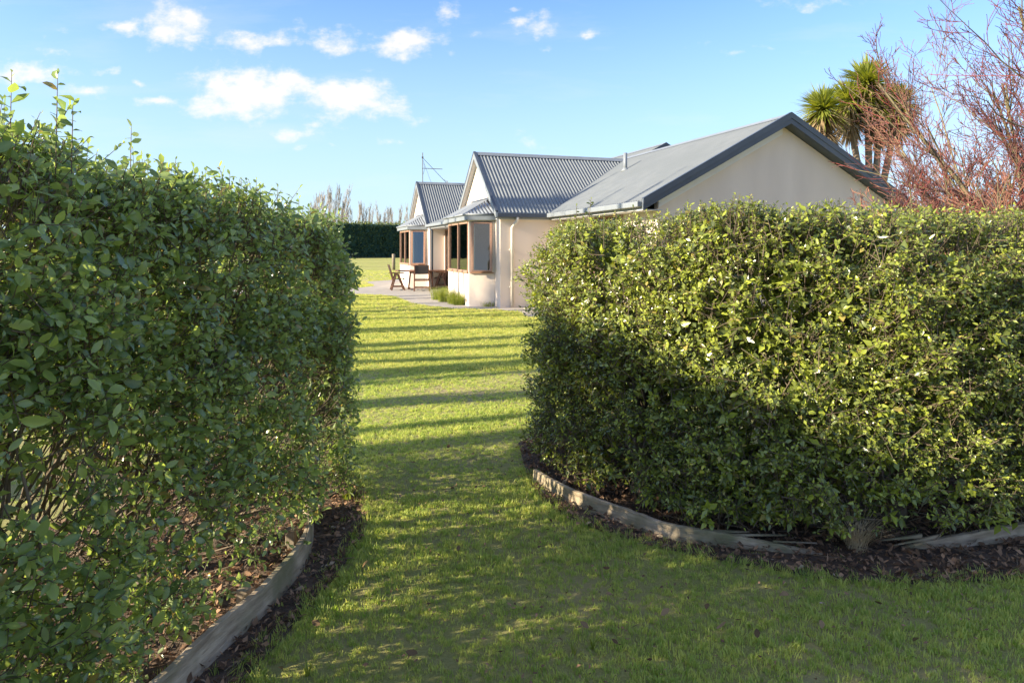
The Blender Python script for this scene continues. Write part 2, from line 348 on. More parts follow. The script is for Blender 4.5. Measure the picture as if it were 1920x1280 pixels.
def tubes_np(P0, P1, R0, R1, k=3):
    D = norm(P1 - P0); a = np.where(np.abs(D[:, 2:3]) > .9, np.array([[1., 0, 0]]), np.array([[0, 0, 1.]]))
    E = norm(np.cross(D, a)); G = np.cross(D, E); an = np.arange(k) * 2 * math.pi / k
    ring = E[:, None] * np.cos(an)[None, :, None] + G[:, None] * np.sin(an)[None, :, None]
    V = np.concatenate([P0[:, None] + ring * R0[:, None, None], P1[:, None] + ring * R1[:, None, None]], 1)
    n = len(P0); j = np.arange(k); q = np.stack([j, (j + 1) % k, k + (j + 1) % k, k + j], 1)
    return V.reshape(-1, 3), (q[None] + (np.arange(n) * 2 * k)[:, None, None]).reshape(-1, 4)

# ------------------------------------------------------------------ hedges
def poly_dist(P, C):
    """distance to centre line, closest point, arc position (2-D)"""
    best = np.full(len(P), 1e9); cp = np.zeros((len(P), 2)); arc = np.zeros(len(P)); s0 = 0
    for a, b in zip(C[:-1], C[1:]):
        a = np.array(a, float); b = np.array(b, float); d = b - a; L = np.linalg.norm(d)
        t = np.clip(((P[:, :2] - a) @ d) / L**2, 0, 1); q = a + t[:, None] * d; dist = np.linalg.norm(P[:, :2] - q, axis=1)
        m = dist < best; best[m] = dist[m]; cp[m] = q[m]; arc[m] = s0 + t[m] * L; s0 += L
    return best, cp, arc
def hedge(name, label, C, half, height, leaf, nshoots, mats, seed, bottom, sticks, trunks, vis, tall, lowdens=.6, inner=.55, front=None, full=True, gaps=None, slope=0.0):
    global RNG
    RNG = np.random.default_rng(seed)
    C = [tuple(c) for c in C]
    lo = np.min(C, 0) - half - .2; hi = np.max(C, 0) + half + .2
    base = empty(name, (C[len(C)//2][0], C[len(C)//2][1], 0), 0, label, 'hedge'); bl = np.array(base.location)
    n = nshoots * 23
    P = np.stack([RNG.uniform(lo[0], hi[0], n), RNG.uniform(lo[1], hi[1], n), RNG.uniform(.1, height + .05, n)], 1)
    d, cp, arc = poly_dist(P, C)
    z = P[:, 2] + slope * np.clip(P[:, 1] - 2.0, 0, 3)
    lump = vnoise(P, 5.5, seed) * .07 + vnoise(P, 17, seed + 1) * .06
    prof = half * (1 - .07 * np.clip((.55 - z) / .5, 0, 1) ** 1.5 - .30 * np.clip((z - (height - .38)) / .38, 0, 1) ** 2.2) + lump
    ins = np.minimum(prof - d, height + .5 * lump - z)
    bot = bottom(P) + vnoise(P, 9, seed + 3) * .07
    keep = (ins > 0) & (z > bot)
    w = np.where(ins < .10, 1.0, np.where(ins < .22, inner, .22))
    w *= np.clip(lowdens + (1 - lowdens) * (z - bot) / .5, 0, 1)
    w *= np.clip(.9 + vnoise(P, 6, seed + 5) * .9, .10, 1)
    w = w * front(P)
    if gaps: w = w * gaps(P)
    keep &= RNG.uniform(0, 1, n) < w
    print('shoots available', keep.sum(), 'wanted', nshoots)
    P = P[keep][:nshoots]; cp = cp[keep][:nshoots]; ins = ins[keep][:nshoots]; d = d[keep][:nshoots]
    ns = len(P)
    outw = np.concatenate([norm(P[:, :2] - cp), np.zeros((ns, 1))], 1)
    topf = np.clip((P[:, 2] + slope * np.clip(P[:, 1] - 2.0, 0, 3) - (height - .25)) / .25, 0, 1)[:, None]
    D = norm(outw * (1 - .7 * topf) * .75 + np.array([0, 0, 1.]) * (.35 + .9 * topf) + RNG.normal(size=(ns, 3)) * .45)
    Ls = RNG.uniform(.07, .19, ns) * (1 + .5 * topf[:, 0] * RNG.uniform(0, 1, ns)) * (leaf / .045)
    Ls = np.where(ins < .06, Ls * .6, Ls)
    bendv = RNG.normal(size=(ns, 3)) * .25 + np.array([0, 0, .25])
    # tall wayward shoots above the top
    tp, td, tl = [], [], []
    for (x, y, h0, L, dx, dy) in tall: tp.append((x, y, h0)); td.append((dx, dy, 1)); tl.append(L)
    if tp:
        P = np.concatenate([P, np.array(tp, float)]); D = np.concatenate([D, norm(np.array(td, float))]); Ls = np.concatenate([Ls, tl])
        bendv = np.concatenate([bendv, np.zeros((len(tp), 3))]); outw = np.concatenate([outw, np.zeros((len(tp), 3))]); ins = np.concatenate([ins, np.zeros(len(tp))])
    ns = len(P)
    sp = leaf * .36
    cnt = np.maximum(3, (Ls / sp).astype(int)); cnt = np.where(Ls > leaf * 5.5, (cnt * .95).astype(int), cnt)
    idx = np.repeat(np.arange(ns), cnt); k = np.concatenate([np.arange(c) for c in cnt])
    t = (k + .6) / cnt[idx]; t = .12 + .88 * t
    base_p = P[idx] + D[idx] * (Ls[idx] * t)[:, None] + bendv[idx] * (Ls[idx] * t ** 2 * .5)[:, None]
    dl = norm(D[idx] + bendv[idx] * (t * .9)[:, None])
    a = np.where(np.abs(dl[:, 2:3]) > .9, np.array([[1., 0, 0]]), np.array([[0, 0, 1.]]))
    E = norm(np.cross(dl, a)); G = np.cross(dl, E); ph = k * 2.4 + RNG.uniform(0, 6.3, ns)[idx]
    radv = E * np.cos(ph)[:, None] + G * np.sin(ph)[:, None]
    tipf = (t > .9)[:, None] * .6
    A = norm(radv * (1 - tipf) + dl * (.5 + tipf) + RNG.normal(size=radv.shape) * .28 + np.array([0, 0, -.12]))
    Nn = norm(dl * 1.0 + np.array([0, 0, .35]) + outw[idx] * .4 + RNG.normal(size=radv.shape) * .6 - A * 0)
    Nn = norm(Nn - A * np.sum(Nn * A, 1, keepdims=True))
    S = leaf * (.5 + .95 * RNG.uniform(0, 1, len(idx)) ** 1.3) * (1 - .35 * (t > .85)) * RNG.uniform(.82, 1.15, ns)[idx]
    W = RNG.uniform(.42, .60, len(idx))
    if full == 2: S = np.where(ins[idx] > .09, S * 1.75, S)
    tint = np.clip(RNG.normal(.40, .26, len(idx)) + RNG.normal(0, .14, ns)[idx] + .25 * (t > .85), .0, .95)
    tint = np.where(RNG.uniform(0, 1, len(idx)) < .035, 1.0, tint)
    surf = (ins[idx] < (.10 if full == 1 else .04)) & (front(base_p) > .9)
    # the 300 leaves that show largest become leaf parts
    scr = base_p[:, 1]; vx = base_p[:, 0] / np.maximum(scr, .1); vz = (base_p[:, 2] - EYE) / np.maximum(scr, .1)
    inview = (scr > .8) & (np.abs(vx) < .74) & (vz > -.62) & (vz < .36) & (ins[idx] < .09) & vis(base_p)
    score = np.where(inview, S / np.maximum(scr, .1), 0)
    big = np.argsort(-score)[:300]; isbig = np.zeros(len(idx), bool); isbig[big] = True
    f = surf & ~isbig; g = ~surf & ~isbig
    V1, Q1, T1, t1, r1 = leaf_cloud(base_p[f], A[f], Nn[f], S[f], W[f], tint[f], full)
    V2, _, T2, t2, r2 = leaf_cloud(base_p[g], A[g], Nn[g], S[g], W[g], tint[g], False)
    me = npmesh('foliage', np.concatenate([V1, V2]) - bl, Q1, np.concatenate([T1, T2 + len(V1)]), [mats[0]], dict(tint=np.concatenate([t1, t2]), rib=np.concatenate([r1, r2])))
    tag(link('foliage', me, base), kind='stuff')
    lms = []
    for c_, fo in ((-.12, .8), (.02, 1.2), (-.05, .2), (.06, .6)):
        V, Q, T, tt, rr = leaf_cloud(np.zeros((1, 3)), np.array([[1., 0, 0]]), np.array([[0, 0, 1.]]), np.ones(1), np.array([.5]), np.ones(1) * .5, True, np.array([c_]))
        lms.append(npmesh('leaf', V, Q, T, [mats[1]], dict(rib=rr)))
    for j in big:
        if score[j] <= 0: continue
        a_, n_ = A[j], Nn[j]; b_ = np.cross(n_, a_); b_ /= np.linalg.norm(b_)
        o = link('leaf', lms[int(j) % 4], base)
        o.matrix_local = Matrix([[a_[i] * S[j], b_[i] * S[j] * W[j] * 2, n_[i] * S[j], base_p[j][i] - bl[i]] for i in range(3)] + [[0, 0, 0, 1]])
    # shoot stems
    m1 = P + D * (Ls * .55)[:, None] + bendv * (Ls * .15)[:, None]; m2 = P + D * Ls[:, None] + bendv * (Ls * .5)[:, None]
    p0 = P - D * .10
    q = (ins < .16) & (front(P) > .9) | (Ls > leaf * 5.5); sr = np.full(q.sum(), .0018)
    V, Q = tubes_np(np.concatenate([p0[q], m1[q]]), np.concatenate([m1[q], m2[q]]), np.concatenate([sr * 1.3, sr]), np.concatenate([sr, sr * .5]))
    # inner sticks: from the middle outwards and upwards, plus loose dead twigs
    n2 = sticks
    q = RNG.integers(0, ns, n2); tgt = P[q]; root = np.concatenate([cp[q % len(cp)] if False else tgt[:, :2] - outw[q][:, :2] * RNG.uniform(.25, .5, n2)[:, None], (tgt[:, 2] * RNG.uniform(.3, .75, n2))[:, None]], 1)
    mid = (root + tgt) / 2 + RNG.normal(size=root.shape) * .05
    rr_ = RNG.uniform(.002, .008, n2)
    Va, Qa = tubes_np(root, mid, rr_, rr_ * .7, 4); Vb, Qb = tubes_np(mid, tgt, rr_ * .7, rr_ * .35, 4)
    VV = np.concatenate([V, Va, Vb]); QQ = np.concatenate([Q, Qa + len(V), Qb + len(V) + len(Va)])
    tag(link('twigs', npmesh('twigs', VV - bl, QQ, None, [M['twig']], smooth=True), base), kind='stuff')
    # trunks with a few limbs each
    for (x, y, r) in trunks:
        b = MB(); h = height * .72; pts = []; rs = []
        lx, ly = random.uniform(-.05, .05), random.uniform(-.05, .05)
        for i in range(9):
            t_ = i / 8; pts.append((x + lx * t_ * 2 + math.sin(t_ * 7) * .012 - bl[0], y + ly * t_ * 2 - bl[1], t_ * h)); rs.append(r * (1.35 - .25 * min(1, t_ * 5)) * (1 - .72 * t_))
        b.tube(pts, rs, 9)
        tr = b.build('trunk', M['bark'], base, True)
        for q_ in range(7):
            i = 1 + q_ % 6; an = q_ * 2.4 + x * 7; p = Vector(pts[i]); l_ = random.uniform(.35, .6)
            e = p + Vector((math.cos(an) * l_ * .7, math.sin(an) * l_ * .7, l_ * .9)); mm = (p + e) / 2 + Vector((0, 0, -.05))
            MB().tube([p, mm, e], [rs[i] * .5, rs[i] * .36, rs[i] * .15], 6).build('branch', M['bark'], tr, True)
    return base

M['leafL'] = leafmat('left_hedge_leaf', (.075, .14, .045), (.34, .45, .11), (.30, .37, .2), .42, .24, odd=(.30, .22, .06), rib=(.24, .30, .12), spec=.8)
M['leafLo'] = leafmat('left_hedge_leaf_single', (.075, .14, .045), (.34, .45, .11), (.30, .37, .2), .42, .24, True, rib=(.24, .30, .12))
M['leafR'] = leafmat('right_hedge_leaf', (.024, .046, .014), (.34, .40, .028), (.20, .25, .10), .22, .26, odd=(.34, .27, .07), rib=(.24, .28, .11))
M['leafRo'] = leafmat('right_hedge_leaf_single', (.024, .046, .014), (.34, .40, .028), (.20, .25, .10), .22, .26, True, rib=(.24, .28, .11))

def sun_gaps(P):
    # skirt thinned along the sun's rays so chosen sun patches reach the lawn
    q = P[:, 2] / math.tan(EL); gx_ = P[:, 0] + math.sin(AZ) * q; gy_ = P[:, 1] + math.cos(AZ) * q
    G_ = np.stack([gx_, gy_, np.zeros(len(P))], 1); f = vnoise(G_, 6.5, 77) * .7 + vnoise(G_, 15, 78) * .35
    a = np.clip(1 - np.abs(gy_ - 4.12 - .15 * gx_) / .28, 0, 1) * (gx_ < .35) * 1.6 + (gx_ < -.25) * (gy_ < 3.75) * .5 + np.clip(1 - np.abs(gy_ - 2.62) / .12, 0, 1) * .6 + np.clip(1 - np.abs(gy_ - 3.05) / .22, 0, 1) * (gx_ < 1.5) * .75
    face = P[:, 0] > -1.42 + (P[:, 1] - 2.2) * .137
    low = (P[:, 2] < 1.12) & (P[:, 1] < 4.25)
    ff = np.where(P[:, 1] < 2.7, .9, .2)
    return np.where((f + a > .34) & low, np.where(face, ff, np.where(P[:, 1] < 2.7, .5, .02)), np.where(low, np.where(face, .95, np.where(P[:, 1] < 2.7, .6, .07)), 1.0))
LC = [(-2.60, -1.6), (-2.2, 0), (-1.76, 2.2), (-1.51, 4.05), (-1.62, 4.52)]
talls = []
for (px, ptop, Y, L) in ((18, 132, 1.95, .30), (105, 136, 2.0, .26), (60, 250, 2.1, .12), (135, 195, 2.02, .15), (245, 235, 2.4, .14), (345, 330, 2.7, .10), (300, 290, 2.6, .12),
                         (385, 318, 3.0, .11), (430, 325, 3.1, .12), (480, 335, 3.4, .12), (520, 350, 3.6, .12), (560, 372, 3.9, .10), (600, 392, 4.1, .10)):
    X = (px - 960) / F * Y; top = EYE + (HZ - ptop) * Y / F; talls.append((X, Y, top - L, L, .02, 0))
hedge('garden_hedge', 'tall glossy green hedge close to the camera, its shaded side along the opening', LC, .48, 1.90, .043, 15500, (M['leafL'], M['leafLo']), 5,
      lambda P: .07 + .55 * np.clip((-1.22 - P[:, 0] + (P[:, 1] - 4.1) * .13) / .6, 0, 1), 1000,
      [(-1.92, 2.35, .045), (-1.62, 3.0, .03), (-1.55, 3.65, .05), (-1.78, 4.2, .04), (-2.2, 1.3, .05), (-2.4, .2, .05), (-1.85, 3.3, .04)],
      lambda P: P[:, 0] > -1.6 + 0 * P[:, 1], talls, .55, .6, lambda P: np.where((P[:, 1] > 1.4) & (P[:, 0] > -1.80 + (P[:, 1] - 2.2) * .137), 1, np.where(P[:, 1] > 1.2, .32, .3)), gaps=sun_gaps, slope=.09)
RC = [(.73, 5.08), (.96, 4.58), (1.40, 4.15), (2.0, 4.02), (2.8, 4.2), (3.8, 4.65), (5.0, 5.2), (6.0, 5.9)]
talls = []
rr = random.Random(3)
for px in range(1080, 1900, 26):
    Y = 3.9 + rr.uniform(-.1, .5); L = rr.uniform(.07, .17); ptop = 385 + rr.uniform(-14, 18) + (12 if px > 1700 else 0); X = (px - 960) / F * Y; talls.append((X, Y, EYE + (HZ - ptop) * Y / F - L, L, rr.uniform(-.15, .15), 0))
for (px, py, Y, L) in ((992, 720, 4.9, .22), (996, 760, 4.8, .16)): talls.append(((px - 960) / F * Y + .1, Y, EYE + (HZ - py) * Y / F, L, -1.8, 0))
hedge('garden_hedge', 'bushy olive green hedge with its sunlit top, bowed round the bed before the house', RC, .60, 1.77, .0265, 37000, (M['leafR'], M['leafRo']), 9,
      lambda P: .07 + .09 * np.clip(P[:, 0] - 1.0, 0, 1), 800,
      [(.83, 4.40, .055), (1.05, 4.75, .04), (1.35, 4.1, .035), (1.72, 3.95, .04), (2.25, 4.0, .045), (2.9, 4.3, .045), (3.7, 4.7, .05), (4.6, 5.2, .05)],
      lambda P: (P[:, 1] < 4.9), talls, .6, .6, lambda P: np.where((P[:, 0] < 3.3) & (P[:, 1] < 4.25 + .55 * np.clip(1.5 - P[:, 0], 0, 3)), 1, .5), 2)

# ------------------------------------------------------------------ timber edging
def edging(pts, hs, label, th=.026, seed=1):
    r = random.Random(seed); P = []; H_ = []
    for i in range(len(pts) - 1):                       # smooth the run
        p0 = Vector(pts[max(i-1, 0)]); p1 = Vector(pts[i]); p2 = Vector(pts[i+1]); p3 = Vector(pts[min(i+2, len(pts)-1)])
        for j in range(6):
            t = j / 6; P.append(.5 * ((2*p1) + (-p0+p2)*t + (2*p0-5*p1+4*p2-p3)*t*t + (-p0+3*p1-3*p2+p3)*t**3)); H_.append(hs[i] * (1-t) + hs[i+1] * t)
    P.append(Vector(pts[-1])); H_.append(hs[-1])
    c = Vector(pts[len(pts)//2]); root = empty('garden_edging', (c.x, c.y, 0), 0, label, 'edging')
    b = MB(); n = len(P)
    for i in range(n):
        d = (P[min(i+1, n-1)] - P[max(i-1, 0)]).normalized(); s = Vector((-d.y, d.x)) * th / 2; q = P[i] - c; h = H_[i] + r.uniform(-.003, .003)
        lean = s * .35
        b.v += [(q.x - s.x, q.y - s.y, -.05), (q.x + s.x, q.y + s.y, -.05), (q.x + s.x + lean.x, q.y + s.y + lean.y, h), (q.x - s.x + lean.x, q.y - s.y + lean.y, h + r.uniform(-.002, .002))]
    for i in range(n - 1):
        for a_, b_ in ((0, 1), (1, 2), (2, 3), (3, 0)): b.f.append((i*4 + a_, i*4 + b_, i*4 + 4 + b_, i*4 + 4 + a_))
    b.f += [(0, 1, 2, 3), (4*n-1, 4*n-2, 4*n-3, 4*n-4)]
    b.build('board', M['timber'], root, False, .003)
    return root, c
lb = [(-1.62, .9), (-1.36, 1.75), (-1.22, 2.3), gp(359, 1280), gp(422, 1217), gp(485, 1162), gp(532, 1111), gp(565, 1069), gp(580, 1035), gp(584, 993), (-1.25, 4.12)]
e1, c = edging(lb, [.13] * 6 + [.135, .145, .15, .145, .13], 'curved grey timber edging board beside the left hedge, whole', seed=2)
for q in ((-1.17, 3.62), (-1.31, 2.35), (-1.17, 2.98)): MB().box((q[0] - c.x - .025, q[1] - c.y - .025, -.1), (q[0] - c.x + .025, q[1] - c.y + .025, .12)).build('peg', M['post'], e1, False, .004)
rb = [gp(1003, 900), gp(1009, 909), gp(1078, 948), gp(1176, 985), gp(1254, 1012), gp(1352, 1026), gp(1420, 1033), gp(1480, 1038), gp(1543, 1041)]
e2, c = edging(rb, [.08, .09, .095, .095, .09, .08, .06, .04, .012], 'long curved timber edging board with a broken splintered end, under the right hedge', seed=3)
r = random.Random(5)
for i in (0, 2, 5):
    x = 1.0 + i * .075; y = 3.70 - i * .022
    MB().slab([(x - c.x, y - c.y, .06), (x + .22 + r.uniform(0, .1) - c.x, y - .02 - c.y, .055 + r.uniform(-.02, .03)), (x - c.x, y - c.y, .078 - i * .004)], (.002, .012 + r.uniform(0, .006), 0)).build('splinter', M['timber'], e2)
e3, c = edging([gp(1692, 1030), gp(1730, 1030), gp(1800, 1026), gp(1860, 1020), gp(1920, 1011), (3.4, 3.95), (4.2, 4.4)], [.012, .04, .07, .085, .09, .09, .09], 'short split timber edging board at the right end of the bed', seed=6)
for i in (0, 2):
    MB().slab([(2.3 - i*.05 - c.x, 3.66 - c.y, .05), (2.02 - i*.03 - c.x, 3.61 + i*.008 - c.y, .03 + i*.01), (2.3 - i*.05 - c.x, 3.66 - c.y, .07)], (.002, .012, 0)).build('splinter', M['timber'], e3)

# ------------------------------------------------------------------ mulch, litter and fallen leaves
def litter(name, poly, dens, m, size, label, z=.012, big=.0):
    xs = [p[0] for p in poly]; ys = [p[1] for p in poly]; n = int(dens * (max(xs) - min(xs)) * (max(ys) - min(ys)))
    P = np.stack([RNG.uniform(min(xs), max(xs), n), RNG.uniform(min(ys), max(ys), n)], 1); P = P[inpoly(P, poly)]; n = len(P)
    P = np.concatenate([P, np.full((n, 1), z) + RNG.uniform(0, .02, (n, 1))], 1)
    th = RNG.uniform(0, 6.3, n); A = norm(np.stack([np.cos(th), np.sin(th), RNG.normal(0, .35, n)], 1)); Nn = norm(np.array([0, 0, 1.]) + RNG.normal(size=(n, 3)) * .45); Nn = norm(Nn - A * np.sum(Nn * A, 1, keepdims=True))
    S = size * RNG.uniform(.4, 1.5, n); V, Q, T, t, rb_ = leaf_cloud(P, A, Nn, S, RNG.uniform(.15, .7, n), RNG.uniform(0, 1, n), False, RNG.uniform(-.5, .5, n))
    return tag(link(name, npmesh(name, V, Q, T, [m], dict(tint=t, rib=rb_))), label, 'leaf litter', kind='stuff')
M['litter'] = leafmat('dead_leaf', (.07, .042, .026), (.32, .20, .12), (.16, .10, .065), .1, .8, odd=(.34, .27, .19), spec=.2)
M['litter1'] = leafmat('dead_leaf_single', (.09, .06, .03), (.26, .18, .10), (.20, .15, .09), .1, .8, True, spec=.2)
litter('leaf_litter', right_bed, 1900, M['litter'], .035, 'brown leaf litter over the soil under the right hedge')
litter('leaf_litter', left_bed, 1900, M['litter'], .032, 'dry brown leaf litter under the left hedge')
def sticks_on(poly, n, name, label):
    xs = [p[0] for p in poly]; ys = [p[1] for p in poly]
    P = np.stack([RNG.uniform(min(xs), max(xs), n * 2), RNG.uniform(min(ys), max(ys), n * 2)], 1); P = P[inpoly(P, poly)][:n]; n = len(P)
    th = RNG.uniform(0, 6.3, n); L = RNG.uniform(.04, .22, n); z = RNG.uniform(.012, .04, n)
    a = np.concatenate([P, z[:, None]], 1); b = a + np.stack([np.cos(th) * L, np.sin(th) * L, RNG.uniform(-.01, .03, n)], 1)
    V, Q = tubes_np(a, b, np.full(n, .002), np.full(n, .0013), 4); tag(link(name, npmesh(name, V, Q, None, [M['twig']])), label, 'twigs', kind='stuff')
sticks_on(right_bed, 500, 'fallen_twigs', 'thin dry twigs lying on the soil under the right hedge')
sticks_on(left_bed, 700, 'fallen_twigs', 'thin dry twigs lying on the soil under the left hedge')
spots = [(850, 928), (523, 1270), (780, 878), (858, 1048), (950, 1147), (1183, 1195), (1060, 1203), (1328, 1148), (1239, 1172), (1342, 1196), (1725, 1215), (1780, 1048), (1790, 1065), (1081, 997), (968, 994), (840, 850), (990, 896), (945, 900), (1010, 880), (1136, 1130),
         (1105, 1196), (1160, 1226), (880, 900), (1000, 1280), (1130, 1080), (890, 860), (625, 1062), (648, 1062), (690, 1066), (900, 700), (935, 690), (800, 1150), (820, 1075), (1420, 1215), (1540, 1180), (600, 1190), (1890, 1240), (1480, 1130), (1650, 1150), (760, 1240)]
lv = []
for c_ in (.35, -.3, .15):
    V, Q, T, tt, rr_ = leaf_cloud(np.zeros((1, 3)), np.array([[1., 0, 0]]), np.array([[0, 0, 1.]]), np.ones(1), np.array([.72]), np.ones(1) * .5, True, np.array([c_])); lv.append(npmesh('fallen_leaf', V, Q, T, [M['litter1']], dict(rib=rr_)))
r = random.Random(8)
for i, (px, py) in enumerate(spots):
    x, y = gp(px, py); o = link('fallen_leaf', lv[i % 3]); s = r.uniform(.025, .05); o.scale = (s, s, s); o.location = (x, y, .042); o.rotation_euler = (r.uniform(-.5, .5), r.uniform(-.5, .5), r.uniform(0, 6.3))
    tag(o, 'small curled brown leaf fallen on the grass', 'leaf', 'brown leaves fallen on the lawn')

# ------------------------------------------------------------------ lawn grass (one mass, blades instanced)
M['blade_far'] = leafmat('grass_blade_dry', (.21, .30, .065), (.54, .535, .18), (.39, .43, .13), .5, .5, True, spec=.3)
M['blade'] = leafmat('grass_blade', (.20, .315, .065), (.51, .545, .18), (.38, .44, .13), .5, .5, True, spec=.3)
def tuft(nb, h, w, spread, seed, m):
    r = np.random.default_rng(seed); V = []; T = []
    for i in range(nb):
        th = r.uniform(0, 6.3); q = r.uniform(0, spread); bx, by = q * math.cos(th), q * math.sin(th); a = r.uniform(0, 6.3); hh = h * r.uniform(.5, 1.15); ln = r.uniform(.1, .75) * hh
        dx, dy = math.cos(a), math.sin(a); px, py = -dy * w / 2, dx * w / 2; k = len(V)
        V += [(bx - px, by - py, 0), (bx + px, by + py, 0), (bx + dx*ln*.35 + px*.8, by + dy*ln*.35 + py*.8, hh*.6), (bx + dx*ln*.35 - px*.8, by + dy*ln*.35 - py*.8, hh*.6), (bx + dx*ln, by + dy*ln, hh * .95)]
        T += [(k, k+1, k+2), (k, k+2, k+3), (k+3, k+2, k+4)]
    V = np.array(V); return npmesh('grass_tuft', V, None, np.array(T), [m], dict(rib=np.zeros(len(V))), smooth=False)
def scatter(name, P, rot, scl, idx, meshes, label, cat):
    c = bpy.data.collections.new(name + '_kinds')
    for i, me in enumerate(meshes): c.objects.link(bpy.data.objects.new('%s_kind_%02d' % (name, i), me))
    me = bpy.data.meshes.new(name); me.vertices.add(len(P)); me.vertices.foreach_set('co', P.astype(np.float32).ravel())
    a = me.attributes.new('rot', 'FLOAT_VECTOR', 'POINT'); a.data.foreach_set('vector', rot.astype(np.float32).ravel())
    a = me.attributes.new('scl', 'FLOAT', 'POINT'); a.data.foreach_set('value', scl.astype(np.float32))
    a = me.attributes.new('idx', 'INT', 'POINT'); a.data.foreach_set('value', idx.astype(np.int32))
    me.update(); o = tag(link(name, me), label, cat, kind='stuff')
    g = bpy.data.node_groups.new(name, 'GeometryNodeTree'); g.interface.new_socket('Geometry', in_out='INPUT', socket_type='NodeSocketGeometry'); g.interface.new_socket('Geometry', in_out='OUTPUT', socket_type='NodeSocketGeometry')
    N = g.nodes; L = g.links; gi = N.new('NodeGroupInput'); go = N.new('NodeGroupOutput'); ip = N.new('GeometryNodeInstanceOnPoints'); ci = N.new('GeometryNodeCollectionInfo')
    ci.inputs['Collection'].default_value = c; ci.inputs['Separate Children'].default_value = True; ci.inputs['Reset Children'].default_value = True
    mp = N.new('GeometryNodeMeshToPoints'); L.new(gi.outputs[0], mp.inputs[0]); L.new(mp.outputs[0], ip.inputs['Points']); L.new(ci.outputs[0], ip.inputs['Instance']); ip.inputs['Pick Instance'].default_value = True
    for nm, ty, sock in (('rot', 'FLOAT_VECTOR', 'Rotation'), ('scl', 'FLOAT', 'Scale'), ('idx', 'INT', 'Instance Index')):
        na = N.new('GeometryNodeInputNamedAttribute'); na.data_type = ty; na.inputs['Name'].default_value = nm; L.new(na.outputs[0], ip.inputs[sock])
    L.new(ip.outputs[0], go.inputs[0]); md = o.modifiers.new('scatter', 'NODES'); md.node_group = g
    return o
pts = []
def band(y0, y1, xa, xb, dens):
    n = int(dens * (y1 - y0) * (xb - xa)); return np.stack([RNG.uniform(xa, xb, n), RNG.uniform(y0, y1, n)], 1)
pts.append(band(1.6, 3.2, -1.6, 3.2, 1500)); pts.append(band(3.2, 4.6, -1.6, 3.6, 1300)); pts.append(band(4.6, 7, -1.6, 1.6, 1000)); pts.append(band(7, 11, -2.8, 1.6, 620)); pts.append(band(11, 17, -4.5, 1.8, 330)); pts.append(band(17, 30, -9, 1.2, 130))
pts.append(band(5.5, 17, 1.6, 9, 60)); pts.append(band(-1, 17, -9, -2.8, 60)); pts.append(band(30, 50, -22, 2, 25))
G2 = np.concatenate(pts)
bed = inpoly(G2, right_bed) | inpoly(G2, left_bed); pth = inpoly(G2, path_pts)
fade = RNG.uniform(0, 1, len(G2)) < .035
house_zone = (G2[:, 1] > 13) & (G2[:, 0] > 0) & (G2[:, 1] > 18.0 - .3 * G2[:, 0] - 5 * (G2[:, 0] > 2))
thin = vnoise(np.concatenate([G2, np.zeros((len(G2), 1))], 1), 3.2, 4) > RNG.uniform(.25, 1.6, len(G2))
keep = (~bed | fade) & ~pth & ~house_zone & ~thin
G2 = G2[keep]; n = len(G2)
dist = np.hypot(G2[:, 0], G2[:, 1])
scl = RNG.uniform(.6, 1.3, n) * (1 + .12 * np.clip((dist - 5) / 10, 0, 1.5)) * (1 + .35 * np.clip(vnoise(np.concatenate([G2, np.zeros((n, 1))], 1), 5, 14), -.6, 1))
P = np.concatenate([G2, np.zeros((n, 1))], 1)
rot = np.stack([RNG.normal(0, .15, n), RNG.normal(0, .15, n), RNG.uniform(0, 6.3, n)], 1)
kinds = [tuft(15, .023, .0030, .028, 20 + i, M['blade']) for i in range(5)] + [tuft(9, .022, .0042, .03, 40, M['blade'])]
far_k = [tuft(22, .032, .007, .07, 60 + i, M['blade_far']) for i in range(2)]
idx = np.where(dist > 9, RNG.integers(6, 8, n), RNG.integers(0, 6, n))
scatter('grass', P, rot, scl, idx, kinds + far_k, 'short green blades of the mown lawn', 'grass')
lawn_poly = [(-.6, 1.8), (2.8, 1.8), (3.0, 3.2), (1.5, 3.2), (.4, 3.9), (.0, 5.2), (.6, 9), (-2, 9), (-1, 5), (-.6, 3.6)]
litter('lawn_litter', lawn_poly, 170, M['litter'], .018, 'small brown scraps scattered in the lawn', .022)
# longer ragged grass along the bed edges
E = []
for poly, seg in ((right_bed, range(0, 9)), (left_bed, range(0, 7))):
    for i in seg:
        a = np.array(poly[i]); b = np.array(poly[i+1]); L_ = np.linalg.norm(b - a); k = int(L_ * 130); t = RNG.uniform(0, 1, k)[:, None]; E.append(a + (b - a) * t + RNG.normal(0, .045, (k, 2)))
E = np.concatenate(E); n = len(E)
scatter('edge_grass', np.concatenate([E, np.zeros((n, 1))], 1), np.stack([RNG.normal(0, .3, n), RNG.normal(0, .3, n), RNG.uniform(0, 6.3, n)], 1), RNG.uniform(.45, 1.05, n), RNG.integers(0, 3, n),
        [tuft(11, .055, .0035, .025, 80 + i, M['blade']) for i in range(3)], 'longer ragged grass along the edges of the beds', 'grass')

